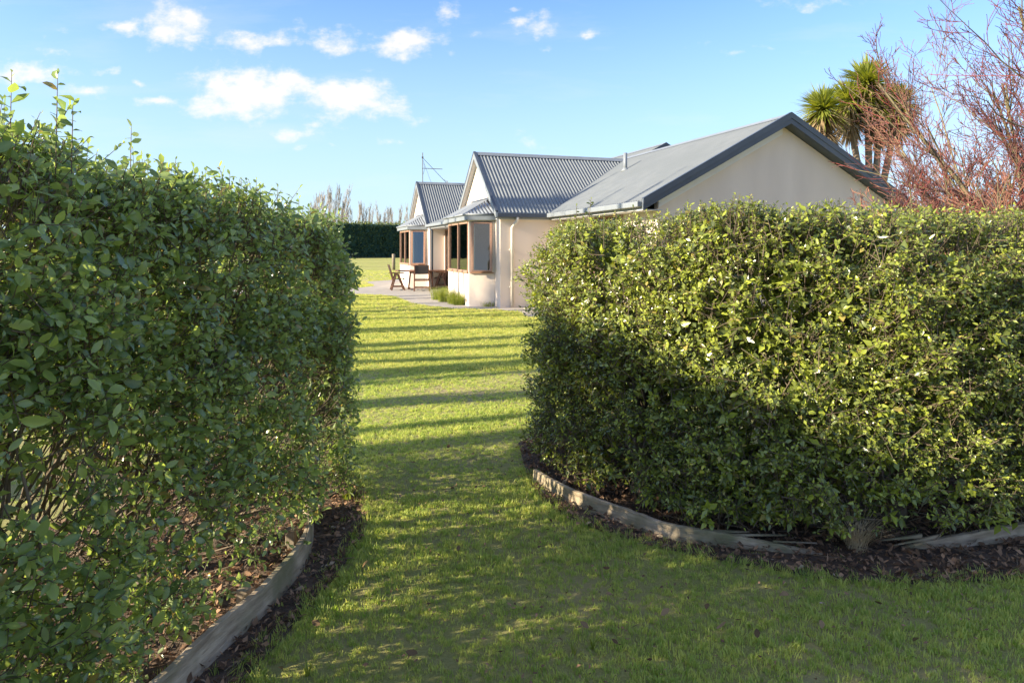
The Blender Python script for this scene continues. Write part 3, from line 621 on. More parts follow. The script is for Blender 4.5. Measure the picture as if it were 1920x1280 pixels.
# ------------------------------------------------------------------ house
HO = (-.316, 18.37, 0); HR = math.atan2(.3123, .95)
house = empty('house', HO, HR, 'single storey cream house with grey corrugated roofs and gabled bay windows', 'house')
def hp(name, b, m, parent=None, bevel=0, smooth=False): return b.build(name, M[m], parent or house, smooth, bevel)
EAVE = 2.57; RID = 4.45; MR = 4.51
def corr(name, cols, bottom, top, nrm, m='roof', pitch=.105, amp=.016, rows=1, parent=None):
    """corrugated sheet: cols along a line, bottom(a) -> point, top(a) -> point"""
    a0, a1 = cols; n = max(8, int((a1 - a0) / pitch * 8)); V = np.zeros(((n + 1), 2, 3)); nr = np.array(nrm)
    for i in range(n + 1):
        a = a0 + (a1 - a0) * i / n; w = math.sin(2 * math.pi * a / pitch) * amp; V[i, 0] = np.array(bottom(a)) + nr * w; V[i, 1] = np.array(top(a)) + nr * w
    i = np.arange(n); Q = np.stack([2*i, 2*i+2, 2*i+3, 2*i+1], 1)
    return link(name, npmesh(name, V.reshape(-1, 3), Q, None, [M[m]]), parent or house)
def window(parent, p, xd, w, h, tilt=0, panes=1, curtain=False, name='window'):
    """frame in the wall; p = lower left corner on the wall face, xd along it; outward normal is xd x up ... to the right-hand side"""
    xd = Vector(xd).normalized(); nd = Vector((xd.y, -xd.x, 0)); P0 = Vector(p)
    def W(a, b, c): return P0 + xd * a + nd * c + Vector((0, 0, b))
    f = MB(); t = .042
    def bx(mb, a0, a1, b0, b1, c0, c1): mb.slab([W(a0, b0, c0), W(a1, b0, c0), W(a1, b1, c0), W(a0, b1, c0)], nd * (c1 - c0))
    bx(f, 0, t, 0, h, -.09, .018); bx(f, w - t, w, 0, h, -.09, .018); bx(f, t, w - t, h - t, h, -.09, .018); bx(f, t, w - t, 0, t, -.09, .03)
    for i in range(1, panes): x = w * i / panes; bx(f, x - t/2, x + t/2, t, h - t, -.085, .014)
    fr = f.build(name, M['cedar'], parent, False, .003)
    s = MB(); bx(s, -.03, w + .03, -.035, -.002, -.06, .045); s.build('sill', M['cedar'], fr, False, .003)
    for i in range(panes):
        a0 = t + (w - t) * i / panes; a1 = (w - t) * (i + 1) / panes - (0 if i == panes - 1 else t * .2); q = .036
        if tilt:
            ca, sa = math.cos(tilt), math.sin(tilt); top = h - t * .4
            def TW(a, b, c): b2 = b - top; return W(a, top + b2 * ca, .03 + c - b2 * sa)
            sb = MB()
            for (x0, x1, y0, y1) in ((a0-.03, a0+q, t*.4, top), (a1-q, a1+.03, t*.4, top), (a0+q, a1-q, top-q, top), (a0+q, a1-q, t*.4, t*.4+q)):
                nn = TW(0, 0, .04) - TW(0, 0, 0); sb.slab([TW(x0, y0, 0), TW(x1, y0, 0), TW(x1, y1, 0), TW(x0, y1, 0)], nn)
            sb.build('sash', M['cedar'], fr, False, .003)
            g = MB(); g.slab([TW(a0+q, t*.4+q, .015), TW(a1-q, t*.4+q, .015), TW(a1-q, top-q, .015), TW(a0+q, top-q, .015)], nd * .005); g.build('pane', M['glass'], fr)
        else:
            g = MB(); g.slab([W(a0, t, -.03), W(a1, t, -.03), W(a1, h - t, -.03), W(a0, h - t, -.03)], nd * .005); g.build('pane', M['glass'], fr)
    if curtain:
        c = MB(); n = 14; cw = min(.38, w * .35)
        for i in range(n):
            x0 = w - .08 - cw * i / n; x1 = w - .08 - cw * (i + 1) / n; d0 = -.2 + .02 * (i % 2); d1 = -.2 + .02 * ((i + 1) % 2)
            c.quad(W(x0, 0, d0), W(x1, 0, d1), W(x1, h, d1), W(x0, h, d0))
        c.build('curtain', M['curtain'], fr)
    return fr
def wall(pts3, off, name='wall'): return hp(name, MB().slab(pts3, off), 'wall')
TH = .14
def wing(t0, s_in, k2, pipe):
    """gabled wing: gable face at x=0 from y=t0 to t0+4.3; main roof valley slope k2 from eave x=s_in"""
    W_ = 4.3; cy = t0 + 2.15; kk = (RID - EAVE) / 2.27
    def wz(y): return RID - kk * abs(y - cy) - .05
    A, B, C, D = (0, t0 + .497), (-.685, t0 + .72), (-.685, t0 + 3.25), (0, t0 + 3.47)
    # gable wall in three pieces round the bay opening
    wall([(0, t0, 0), (0, A[1], 0), (0, A[1], 2.6), (0, A[1], wz(A[1]) - .02), (0, t0, wz(t0) - .02)], (TH, 0, 0))
    wall([(0, D[1], 0), (0, t0 + W_, 0), (0, t0 + W_, wz(t0 + W_) - .02), (0, D[1], wz(D[1]) - .02)], (TH, 0, 0))
    wall([(0, A[1] + .001, 2.37), (0, D[1] - .001, 2.37), (0, D[1] - .001, wz(D[1]) - .02), (0, cy, wz(cy) - .02), (0, A[1] + .001, wz(A[1]) - .02)], (TH, 0, 0))
    # side walls
    wall([(TH, t0, 0), (s_in, t0, 0), (s_in, t0, EAVE - .17), (TH, t0, EAVE - .17)], (0, TH, 0))
    wall([(TH, t0 + W_ - TH, 0), (2.0, t0 + W_ - TH, 0), (2.0, t0 + W_ - TH, EAVE - .17), (TH, t0 + W_ - TH, EAVE - .17)], (0, TH, 0))
    # bay: dwarf wall, corner posts, head
    dw = MB(); dw.prism([A, B, C, D], -.02, .93); hp('bay_wall', dw, 'wall', None, .006)
    hd = MB(); hd.prism([A, B, C, D], 2.345, 2.40); hp('bay_head', hd, 'white')
    for (x, y) in ((-.03, A[1] + .035), (B[0] + .055, B[1] + .05), (C[0] + .055, C[1] - .05), (-.03, D[1] - .035)):
        hp('bay_post', MB().box((x - .05, y - .05, .93), (x + .05, y + .05, 2.345)), 'white', None, .004)
    def between(p, q, tilt, panes, cur):
        p = Vector((*p, 0)); q = Vector((*q, 0)); d = (q - p).normalized(); L_ = (q - p).length; g = .062
        window(house, tuple(p + d * g + Vector((0, 0, .95))), tuple(d), L_ - 2 * g, 1.39, tilt, panes, cur)
    # corners run so that the outward side lies to the right of the direction
    between(B, A, rad(7), 1, False) if False else between((B[0], B[1]), (A[0], A[1]), rad(5), 1, False)
    between(C, B, 0, 2, True); between(D, C, 0, 1, False)
    # bay roof: three metal planes, fascia band and gutter
    o = .10
    a = (0.0, A[1] - .13); b_ = (B[0] - o, B[1] - o*.9); c_ = (C[0] - o, C[1] + o*.9); d_ = (0.0, D[1] + .13); z0 = 2.56; z1 = 3.01
    ta = (0, t0 + 1.10); tb = (0, t0 + 2.88)
    def lerp(p, q, t): return tuple(p[i] + (q[i] - p[i]) * t for i in range(len(p)))
    F0 = (*b_, z0); F1 = (*c_, z0); T0 = (-.01, ta[1], z1); T1 = (-.01, tb[1], z1)
    br = corr('bay_roof', (0, 2.6), lambda x: lerp(F0, F1, x / 2.6), lambda x: lerp(T0, T1, x / 2.6), (-.45, 0, .89), 'gutter')
    def tri(e0, e1, apex):
        L_ = (Vector(e1) - Vector(e0)).length; nn = (Vector(e1) - Vector(e0)).cross(Vector(apex) - Vector(e0)).normalized(); nn = nn if nn.z > 0 else -nn
        # ribs run up the fall: from the eave straight towards the wall line
        def top(x):
            p = Vector(e0) + (Vector(e1) - Vector(e0)) * (x / L_); fall = Vector(apex) - Vector(e0); dirn = Vector((0, 1 if apex[1] > e0[1] else -1, 0))
            dirn = (dirn - nn * dirn.dot(nn)).normalized()
            e = (Vector(apex) - Vector(e1)); den = dirn.cross(e); num = (Vector(e1) - p).cross(e)
            t = num.dot(den) / max(den.dot(den), 1e-9) if x > 0.001 else 0
            q = p + dirn * max(t, 0); return tuple(q)
        return corr('bay_roof', (0, L_), lambda x: lerp(e0, e1, x / L_), top, tuple(nn), 'gutter')
    tri((*a, z0), F0, T0); tri((*d_, z0), F1, T1)
    fs = MB()
    for p, q in ((a, b_), (b_, c_), (c_, d_)):
        d = (Vector((*q, 0)) - Vector((*p, 0))).normalized()
        fs.bar((*p, 2.465), (*(Vector(q) + Vector((d.x, d.y)) * .01), 2.465), .03, .17)
    hp('bay_fascia', fs, 'gutter', None, .004)
    gt = MB()
    for p, q in ((a, b_), (b_, c_), (c_, d_)): gt.tube([(p[0] - .03, p[1], 2.535), (q[0] - .03, q[1], 2.535)], .032, 8)
    hp('bay_gutter', gt, 'gutter', None, 0, True)
    hp('bay_ceiling', MB().prism([a, b_, c_, d_], 2.401, 2.415), 'soffit')
    hp('bay_flashing', MB().bar((-.025, ta[1] - .03, z1 + .02), (-.025, tb[1] + .03, z1 + .02), .05, .03), 'trim')
    hp('bay_flashing', MB().bar((-.03, a[1] + .02, z0 + .03), (-.03, ta[1], z1 + .03), .05, .03), 'trim')
    # wing roof
    OV = -.13; ye = t0 - .12; kr = (RID - EAVE) / (cy - ye)
    smax = s_in_eave = s_in - .47 if t0 == 0 else -.1
    zmain = lambda s: EAVE + k2 * max(0, s - s_in_eave)
    send = s_in_eave + (RID - EAVE) / k2
    def bot(s):
        z = min(zmain(s), RID - .002); return (s, ye + (z - EAVE) / kr, z)
    corr('roof', (OV, send), bot, lambda s: (s, cy, RID), (0, -kr / math.hypot(1, kr), 1 / math.hypot(1, kr)))
    def bot2(s):
        z = min(EAVE + .39 * max(0, s + .1), RID - .002); return (s, 2 * cy - (ye + (z - EAVE) / kr), z)
    corr('roof', (OV, -.1 + (RID - EAVE) / .39), bot2, lambda s: (s, cy, RID), (0, kr / math.hypot(1, kr), 1 / math.hypot(1, kr)))
    # ridge, barges, fascia, gutter, soffit
    hp('ridge_cap', MB().slab([(OV - .02, cy - .13, RID - .13 * kr + .03), (OV - .02, cy, RID + .035), (OV - .02, cy + .13, RID - .13 * kr + .03), (OV - .02, cy, RID + .015)], (send - OV, 0, 0)), 'gutter')
    for sg in (-1, 1):
        y1 = cy + sg * (cy - ye)
        hp('barge_board', MB().slab([(OV - .035, cy, RID + .035), (OV - .035, y1, EAVE + .03), (OV - .035, y1, EAVE - .16), (OV - .035, cy, RID - .18)], (.03, 0, 0)), 'gutter')
        hp('barge_cap', MB().bar((OV - .01, cy, RID + .035), (OV - .01, y1, EAVE + .035), .07, .03), 'trim')
        hp('soffit', MB().slab([(OV, cy, RID - .15), (OV, y1, EAVE - .15), (-.003, y1, EAVE - .15), (-.003, cy, RID - .15)], (0, 0, .02)), 'soffit')
        hp('fascia', MB().box((OV, y1 - .012, EAVE - .17), ((s_in_eave if (sg < 0 and t0 == 0) else .0 if sg > 0 or t0 else 1) , y1 + .012, EAVE + .0)), 'gutter') if (t0 == 0 and sg < 0) else None
    if t0 == 0:
        g = MB(); g.box((OV - .03, ye - .125, EAVE - .135), (s_in_eave + .03, ye - .013, EAVE - .02)); hp('gutter', g, 'trim', None, .012)
        hp('soffit', MB().box((OV, ye, EAVE - .19), (s_in_eave + .46, t0 + .002, EAVE - .172)), 'soffit')
wing(0, 1.85, .539, True)
wing(9.6, .6, .39, False)
# main roof
kw = .539; t_a, t_b = -5.30, 2.3; nwest = (-kw / math.hypot(1, kw), 0, 1 / math.hypot(1, kw)); neast = (-nwest[0], 0, nwest[2])
corr('roof', (t_a, -.11), lambda t: (1.38, t, EAVE), lambda t: (4.98, t, MR), nwest)
def mb_(t):                                # upper part above the wing's valley
    kr = (RID - EAVE) / 2.27; z = min(EAVE + (min(t, 4.3 - t) + .12) * kr, MR - .01); return (1.38 + (z - EAVE) / kw, t, z)
corr('roof', (-.11, 2.15), mb_, lambda t: (4.98, t, MR), nwest)
corr('roof', (2.15, 16.4), lambda t: (-.1 if t > 4.42 and not 9.5 < t < 14 else 2.0, t, EAVE if t > 4.42 and not 9.5 < t < 14 else EAVE + .39 * 2.1), lambda t: (4.98, t, MR), (-.36, 0, .93))
corr('roof', (t_a, 16.4), lambda t: (8.58, t, EAVE), lambda t: (4.98, t, MR), neast)
hp('ridge_cap', MB().slab([(4.85, t_a, MR - .045), (4.98, t_a, MR + .04), (5.11, t_a, MR - .045), (4.98, t_a, MR + .02)], (0, 21.8, 0)), 'gutter')
# rear parallel roof with its small end gable
R2 = 5.0; RX = 6.2
corr('roof', (1.9, 15.5), lambda t: (4.9, t, R2 - .539 * 1.3), lambda t: (RX, t, R2), nwest)
corr('roof', (1.9, 15.5), lambda t: (8.6, t, R2 - .539 * 2.4), lambda t: (RX, t, R2), neast)
hp('barge_board', MB().slab([(4.9, 1.86, R2 - .701 - .14), (4.9, 1.86, R2 - .701 + .03), (RX, 1.86, R2 + .035), (8.6, 1.86, R2 - 1.29), (8.6, 1.86, R2 - 1.29 - .17), (RX, 1.86, R2 - .16)], (0, .03, 0)), 'trim')
hp('wall', MB().slab([(4.9, 2.1, 3.6), (8.6, 2.1, 3.2), (8.6, 2.1, R2 - 1.31), (RX, 2.1, R2 - .03), (4.9, 2.1, R2 - .74)], (0, TH, 0)), 'wall')
hp('ridge_cap', MB().slab([(RX - .12, 1.86, R2 - .04), (RX, 1.86, R2 + .035), (RX + .12, 1.86, R2 - .04), (RX, 1.86, R2 + .015)], (0, 13.6, 0)), 'gutter')
def g_top_(x): return MR - .23 - .539 * abs(x - 4.98)
# main gable: barge boards, soffit, valley flashing
for sg in (-1, 1):
    xe = 4.98 + sg * 3.62; z_e = EAVE - .01
    hp('barge_board', MB().slab([(4.98, t_a - .035, MR + .03), (xe, t_a - .035, z_e + .03), (xe, t_a - .035, z_e - .18), (4.98, t_a - .035, MR - .19)], (0, .03, 0)), 'trim')
    hp('barge_board', MB().slab([(4.98, t_a - .05, MR + .05), (xe, t_a - .05, z_e + .05), (xe, t_a - .05, z_e - .06), (4.98, t_a - .05, MR - .07)], (0, .014, 0)), 'trim')
    hp('barge_cap', MB().bar((4.98, t_a - .01, MR + .05), (xe, t_a - .01, z_e + .05), .08, .02), 'trim')
    hp('soffit', MB().slab([(4.98, t_a, MR - .19), (xe, t_a, z_e - .19), (xe, -5.052, z_e - .19), (4.98, -5.052, MR - .19)], (0, 0, .02)), 'trim' if sg > 0 else 'soffit')
hp('frieze_board', MB().slab([(1.86, -5.072, g_top_(1.86)), (4.97, -5.072, g_top_(4.97)), (4.97, -5.072, g_top_(4.97) - .15), (1.86, -5.072, g_top_(1.86) - .15)], (0, .018, 0)), 'soffit2')
hp('valley_flashing', MB().bar((1.38, -.12, EAVE + .015), (4.87, 2.15, RID + .01), .10, .012), 'trim')
# eave of the near main roof
hp('fascia', MB().box((1.366, t_a, EAVE - .17), (1.39, -.14, EAVE - .005)), 'gutter')
hp('gutter', MB().box((1.25, t_a + .02, EAVE - .13), (1.364, -.15, EAVE - .015)), 'gutter', None, .014)
hp('soffit', MB().box((1.39, t_a + .05, EAVE - .19), (1.848, -.002, EAVE - .172)), 'soffit')
# verandah eave between the wings
hp('fascia', MB().box((-.112, 4.45, EAVE - .17), (-.09, 9.46, EAVE - .005)), 'gutter')
hp('gutter', MB().box((-.225, 4.45, EAVE - .12), (-.114, 9.46, EAVE - .015)), 'gutter', None, .014)
hp('soffit', MB().box((-.09, 4.302, EAVE - .19), (.598, 9.598, EAVE - .172)), 'soffit')
hp('downpipe', MB().tube([(-.02, 9.0, 0), (-.02, 9.0, 2.3), (-.15, 9.0, 2.44)], .04, 10), 'trim', None, 0, True)
# walls of the main block
wall([(1.85, -5.05 + TH, 0), (1.85, -3.52, 0), (1.85, -3.52, 2.4), (1.85, -5.05 + TH, 2.4)], (TH, 0, 0))
wall([(1.85, -1.78, 0), (1.85, 0, 0), (1.85, 0, 2.4), (1.85, -1.78, 2.4)], (TH, 0, 0))
wall([(1.85, -3.519, 0), (1.85, -1.781, 0), (1.85, -1.781, 1.0), (1.85, -3.519, 1.0)], (TH, 0, 0))
window(house, (1.85, -1.78, 1.0), (0, -1, 0), 1.74, 1.38, 0, 2)
def g_top(x): return MR - .20 - .539 * abs(x - 4.98)
xs = [1.85, 4.0, 5.22, 6.63, 7.9, 8.1]
wall([(1.85, -5.05, 0), (4.0, -5.05, 0), (4.0, -5.05, 2.35), (4.0, -5.05, g_top(4.0)), (1.85, -5.05, g_top(1.85))], (0, TH, 0))
wall([(4.0, -5.05, 0), (5.22, -5.05, 0), (5.22, -5.05, 1.0), (4.0, -5.05, 1.0)], (0, TH, 0))
wall([(4.0, -5.05, 2.35), (5.22, -5.05, 2.35), (5.22, -5.05, g_top(5.22)), (4.98, -5.05, g_top(4.98)), (4.0, -5.05, g_top(4.0))], (0, TH, 0))
wall([(5.22, -5.05, 0), (6.63, -5.05, 0), (6.63, -5.05, g_top(6.63)), (5.22, -5.05, g_top(5.22))], (0, TH, 0))
wall([(6.63, -5.05, 0), (7.9, -5.05, 0), (7.9, -5.05, 1.0), (6.63, -5.05, 1.0)], (0, TH, 0))
wall([(6.63, -5.05, 2.35), (7.9, -5.05, 2.35), (7.9, -5.05, g_top(7.9)), (6.63, -5.05, g_top(6.63))], (0, TH, 0))
wall([(7.9, -5.05, 0), (8.1, -5.05, 0), (8.1, -5.05, g_top(8.1)), (7.9, -5.05, g_top(7.9))], (0, TH, 0))
window(house, (4.0, -5.05, 1.0), (1, 0, 0), 1.22, 1.35, 0, 2); window(house, (6.63, -5.05, 1.0), (1, 0, 0), 1.27, 1.35, 0, 2)
wall([(8.1, -5.05 + TH, 0), (8.1, 16, 0), (8.1, 16, 2.6), (8.1, -5.05 + TH, 2.6)], (-TH, 0, 0))
wall([(.6, 16, 0), (8.1, 16, 0), (8.1, 16, 2.6), (4.98, 16, 4.3), (.6, 16, 2.6)], (0, TH, 0))
wall([(.6, 13.9, 0), (.6, 16, 0), (.6, 16, 2.4), (.6, 13.9, 2.4)], (TH, 0, 0))
wall([(.6, 9.45, 0), (.6, 9.6, 0), (.6, 9.6, 2.4), (.6, 9.45, 2.4)], (TH, 0, 0)); wall([(.6, 4.3, 0), (.6, 5.3, 0), (.6, 5.3, 2.4), (.6, 4.3, 2.4)], (TH, 0, 0))
window(house, (.6, 9.45, .06), (0, -1, 0), 4.15, 2.3, 0, 4, False, 'glass_door')
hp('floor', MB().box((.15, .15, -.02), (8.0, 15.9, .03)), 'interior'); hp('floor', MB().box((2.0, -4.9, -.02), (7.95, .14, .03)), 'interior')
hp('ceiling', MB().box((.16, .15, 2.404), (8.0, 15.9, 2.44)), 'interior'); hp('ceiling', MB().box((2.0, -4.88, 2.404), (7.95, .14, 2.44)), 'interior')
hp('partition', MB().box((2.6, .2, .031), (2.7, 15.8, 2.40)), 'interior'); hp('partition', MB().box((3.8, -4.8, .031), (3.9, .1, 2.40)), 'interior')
# vent pipe and downpipe
hp('vent_pipe', MB().tube([(3.73, -.03, 3.75), (3.73, -.03, 4.33)], .055, 14), 'gutter', None, 0, True)
hp('vent_flashing', MB().tube([(3.73, -.03, 3.80), (3.73, -.03, 3.90)], [.13, .06], 14), 'gutter', None, 0, True)
dp = hp('downpipe', MB().tube([(.42, -.20, 2.46), (.42, -.20, 2.36), (.36, -.12, 2.26), (.32, -.06, 2.16), (.32, -.055, .05)], .045, 12), 'white', None, 0, True)
for z in (1.55, .55): hp('bracket', MB().box((.25, -.06, z), (.39, -.001, z + .04)), 'white', dp)

# tv antenna on the far wing
ant = empty('tv_antenna', (0, 0, 0), 0, 'thin television antenna with yagi elements on the far gable ridge', 'antenna')
HM = Matrix.Translation(HO) @ Matrix.Rotation(HR, 4, 'Z')
def hw(x, y, z): return HM @ Vector((x, y, z))
b0 = hw(.12, 11.75, RID); ant.location = b0
def al(x, y, z): return Vector((x, y, z))
MB().tube([(0, 0, 0), (0, 0, 1.30)], .018, 6).build('mast', M['metal'], ant)
MB().tube([(0, 0, 1.08), (1.0, .35, 0.02)], .010, 5).build('brace', M['metal'], ant)
MB().tube([(0, 0, 1.02), (.5, 1.1, -.6)], .006, 5).build('brace', M['metal'], ant)
MB().tube([(-.02, -.02, .62), (.88, -.25, .56)], .014, 5).build('boom', M['metal'], ant)
for i in range(12):
    x = .12 + i * .065; MB().tube([(x, -.02 - x*.26 - .13, .61 - x*.06), (x, -.02 - x*.26 + .13, .61 - x*.06)], .005, 4).build('element', M['metal'], ant)
MB().tube([(.1, -.03, .62), (.02, .18, .86)], .008, 4).build('reflector', M['metal'], ant); MB().tube([(.1, -.03, .62), (.02, .05, .36)], .008, 4).build('reflector', M['metal'], ant)
MB().box((-.035, -.035, 1.05), (.035, .035, 1.13)).build('clamp', M['metal'], ant)

# ------------------------------------------------------------------ table and chairs
tx, ty = gp(789, 542)
tb = empty('garden_table', (tx, ty, .008), rad(8), 'oval dark timber dining table on the patio', 'table')
n = 28; out = [(1.0 * math.cos(2*math.pi*i/n), .55 * math.sin(2*math.pi*i/n)) for i in range(n)]
for i in range(9):                                        # slatted top
    y0 = -.55 + i * .1222; y1 = y0 + .112; ym = max(abs(y0), abs(y1)); h0 = math.sqrt(max(0, 1 - (y0/.552)**2)); h1 = math.sqrt(max(0, 1 - (y1/.552)**2))
    MB().prism([(-h0, y0), (h0, y0), (h1, y1), (-h1, y1)], .695, .74).build('slat', M['teak'], tb, False, .003)
for sx in (-1, 1):
    for sy in (-1, 1): MB().bar((sx * .48, sy * .24, 0), (sx * .40, sy * .20, .71), .06, .06).build('leg', M['teak'], tb)
    MB().bar((sx * .44, -.36, .03), (sx * .44, .36, .03), .06, .06).build('foot', M['teak'], tb)
MB().bar((-.45, 0, .66), (.45, 0, .66), .06, .08).build('rail', M['teak'], tb)
def make_chair(label):
    c = empty('garden_chair', (0, 0, 0), 0, label, 'chair', 'armchairs round the patio table')
    for s in (-1, 1):
        x = s * .28
        MB().bar((x, -.24, 0), (x, -.06, .64), .035, .05).build('leg', M['teak'], c); MB().bar((x, .26, 0), (x, .02, .62), .035, .05).build('leg', M['teak'], c)
        MB().bar((x, .27, .655), (x, -.30, .655), .06, .028).build('armrest', M['teak'], c); MB().bar((x, -.20, .14), (x, .22, .14), .03, .035).build('rail', M['teak'], c)
        MB().bar((x * .92, -.16, .40), (x * .92, -.34, .98), .032, .04).build('back_post', M['teak'], c)
    for (y, z) in ((-.20, .14), (.22, .14), (.24, .42), (-.2, .40)): MB().bar((-.28, y, z), (.28, y, z), .03, .035).build('rail', M['teak'], c)
    MB().slab([(-.255, .25, .445), (.255, .25, .445), (.255, 0, .425), (.255, -.20, .44), (-.255, -.20, .44), (-.255, 0, .425)], (0, 0, .008)).build('seat', M['sling'], c)
    MB().slab([(-.255, -.235, .64), (.255, -.235, .64), (.255, -.345, .97), (-.255, -.345, .97)], (0, .008, 0)).build('backrest', M['sling'], c)
    return c
c0 = None
for (px, py, rz, lab) in ((745, 544, -75, 'timber armchair with dark sling back at the left end of the patio table'), (791, 546, 6, 'timber armchair with its dark back to the camera before the patio table'),
                          (828, 541, 88, 'timber armchair at the right end of the patio table beside the wall'), (775, 534, 172, 'timber armchair behind the left half of the patio table'),
                          (812, 534, 185, 'timber armchair behind the right half of the patio table')):
    c = make_chair(lab) if c0 is None else copy_tree(c0); c0 = c0 or c; c['label'] = lab
    x, y = gp(px, py); c.location = (x, y, .008); c.rotation_euler = (0, 0, rad(rz))

# ------------------------------------------------------------------ small plants by the house
def blades_mesh(name, n, h, spread, lean, w, m, seed, droop=.6, base=(0, 0)):
    r = np.random.default_rng(seed); P0 = []; V = []; Q = []; T = []; tint = []
    for i in range(n):
        th = r.uniform(0, 6.3); q = spread * math.sqrt(r.uniform(0, 1)); bx, by = q * math.cos(th) * 1.0, q * math.sin(th); a = th + r.normal(0, .6); hh = h * r.uniform(.55, 1.1); ln = lean * r.uniform(.3, 1.1) * hh
        dx, dy = math.cos(a), math.sin(a); px, py = -dy * w / 2, dx * w / 2; k = len(V); ti = r.uniform(0, .95)
        for s_ in range(4):
            t = s_ / 4; ww = 1 - .5 * t; zz = hh * (t * (1 + droop * .5) - droop * .5 * t * t); V += [(bx + dx*ln*t**1.7 - px*ww, by + dy*ln*t**1.7 - py*ww, zz), (bx + dx*ln*t**1.7 + px*ww, by + dy*ln*t**1.7 + py*ww, zz)]; tint += [ti, ti]
        V.append((bx + dx*ln, by + dy*ln, hh)); tint.append(ti)
        for s_ in range(3): Q.append((k+2*s_, k+2*s_+1, k+2*s_+3, k+2*s_+2))
        T.append((k+6, k+7, k+8))
    return npmesh(name, np.array(V), np.array(Q), np.array(T), [m], dict(tint=np.array(tint), rib=np.zeros(len(V))))
M['tuss'] = leafmat('tussock_blade', (.10, .15, .02), (.26, .30, .06), (.2, .24, .06), .35, .55, spec=.3)
M['lav'] = leafmat('lavender_leaf', (.12, .11, .10), (.20, .18, .17), (.2, .19, .17), .2, .7, spec=.2)
tuss = [((822, 562), .42, .22, 'long bright green ornamental grass beside the table end of the bay wall'), ((836, 566), .44, .24, 'long bright green ornamental grass in the middle of the bay wall clump'),
        ((852, 570), .40, .2, 'long bright green ornamental grass nearest the grey shrub by the bay wall'), ((862, 572), .34, .18, 'shorter green ornamental grass next to the small grey shrub')]
for i, (p, h, s_, lab) in enumerate(tuss):
    x, y = gp(*p); o = tag(link('ornamental_grass', blades_mesh('ornamental_grass', 420, h, s_, .7, .006, M['tuss'], 100 + i)), lab, 'grass clump', 'grass clumps along the bay wall'); o.location = (x, y, .004)
x, y = gp(914, 575); o = tag(link('ornamental_grass', blades_mesh('ornamental_grass', 160, .17, .18, .9, .006, M['tuss'], 110)), 'low sparse grass tuft at the foot of the wall by the corner', 'grass clump'); o.location = (x, y, .008)
x, y = gp(883, 573); o = tag(link('lavender_bush', blades_mesh('lavender_bush', 380, .26, .12, .7, .008, M['lav'], 111, .2)), 'small grey purple shrub between the grass clump and the bay wall', 'shrub'); o.location = (x, y, .008)
p = hw(1.05, -.25, .0); o = tag(link('ornamental_grass', blades_mesh('ornamental_grass', 260, .5, .12, .9, .005, M['straw'] if False else M['tuss'], 112, .9)), 'wispy arching grass against the side wall right of the downpipe', 'grass clump'); o.location = (p.x, p.y, .008)
x, y = gp(772, 545); o = tag(link('ornamental_grass', blades_mesh('ornamental_grass', 200, .3, .15, .7, .007, M['tuss'], 113)), 'small green grass tuft behind the left end of the table', 'grass clump'); o.location = gp(772, 535) + (.004,)
# strappy leaves by the left hedge end and the straw clump under the right hedge
x, y = gp(655, 935); o = tag(link('strappy_plant', blades_mesh('strappy_plant', 16, .13, .05, 2.4, .016, M['tuss'], 120, 1.1)), 'low strappy leaved plant at the foot of the left hedge end', 'plant'); o.location = (x, y, .01)
x, y = gp(1605, 1032); o = tag(link('dry_grass_clump', blades_mesh('dry_grass_clump', 170, .20, .05, 1.5, .0045, M['straw'], 121, .7)), 'straw coloured dry grass clump at the break between the edging boards', 'grass clump'); o.location = (x, y, .01)
for i, (px, py) in enumerate(((1075, 1225), (660, 1010), (1112, 1215), (575, 1265))):
    x, y = gp(px, py); o = tag(link('grass_tussock', blades_mesh('grass_tussock', 12, .07, .012, .9, .005, M['tuss'], 130 + i, .4)), ('broad bladed weed tuft in the foreground lawn, larger of the pair', 'thin tuft of long grass in the bare soil by the left edging board', 'broad bladed weed tuft in the foreground lawn, smaller of the pair', 'long grass tuft at the lower edge of the left bed')[i], 'grass tuft'); o.location = (x, y, .0)

# ------------------------------------------------------------------ bare trees
def grow(rng, p, d, r, L, lvl, P, out):
    """out: list of (p0, p1, r0, r1, level)"""
    n = P['seg'][lvl]; pos = Vector(p); d = Vector(d).normalized(); pts = [pos.copy()]
    for i in range(n):
        jit = P['jit'][lvl]; d = (d + Vector((rng.gauss(0, jit), rng.gauss(0, jit), rng.gauss(0, jit) + P['up'][lvl]))).normalized()
        q = pos + d * (L / n); ra = r * (1 - i / n * P['tap']); rb_ = r * (1 - (i + 1) / n * P['tap']); out.append((pos.copy(), q.copy(), ra, rb_, lvl)); pos = q; pts.append(pos.copy())
        if lvl < P['max']:
            lo = P['start'][lvl]
            if (i + 1) / n > lo:
                k = P['kids'][lvl] / max(1, n * (1 - lo)); kk = int(k) + (rng.random() < k - int(k))
                for _ in range(kk):
                    a = rng.uniform(0, 6.283); e = d.orthogonal().normalized(); e = Matrix.Rotation(a, 3, d) @ e; ang = P['ang'][lvl] * rng.uniform(.6, 1.3)
                    nd = d * math.cos(ang) + e * math.sin(ang); grow(rng, pos - d * rng.uniform(0, L / n), nd, rb_ * P['rr'][lvl], L * P['lr'][lvl] * rng.uniform(.6, 1.15) * (1 - .45 * (i / n)), lvl + 1, P, out)
def seg_mesh(name, segs, mats, org=(0, 0, 0), rmin=.002, split=None):
    a = np.array([s[0] for s in segs]) - np.array(org); b = np.array([s[1] for s in segs]) - np.array(org); r0 = np.maximum([s[2] for s in segs], rmin); r1 = np.maximum([s[3] for s in segs], rmin)
    V, Q = tubes_np(a, b, r0, r1, 4 if split else 3); lv = np.repeat([s[4] for s in segs], 8 if split else 6)
    return npmesh(name, V, Q, None, mats, dict(tint=lv / 4.0 + 0 * lv))
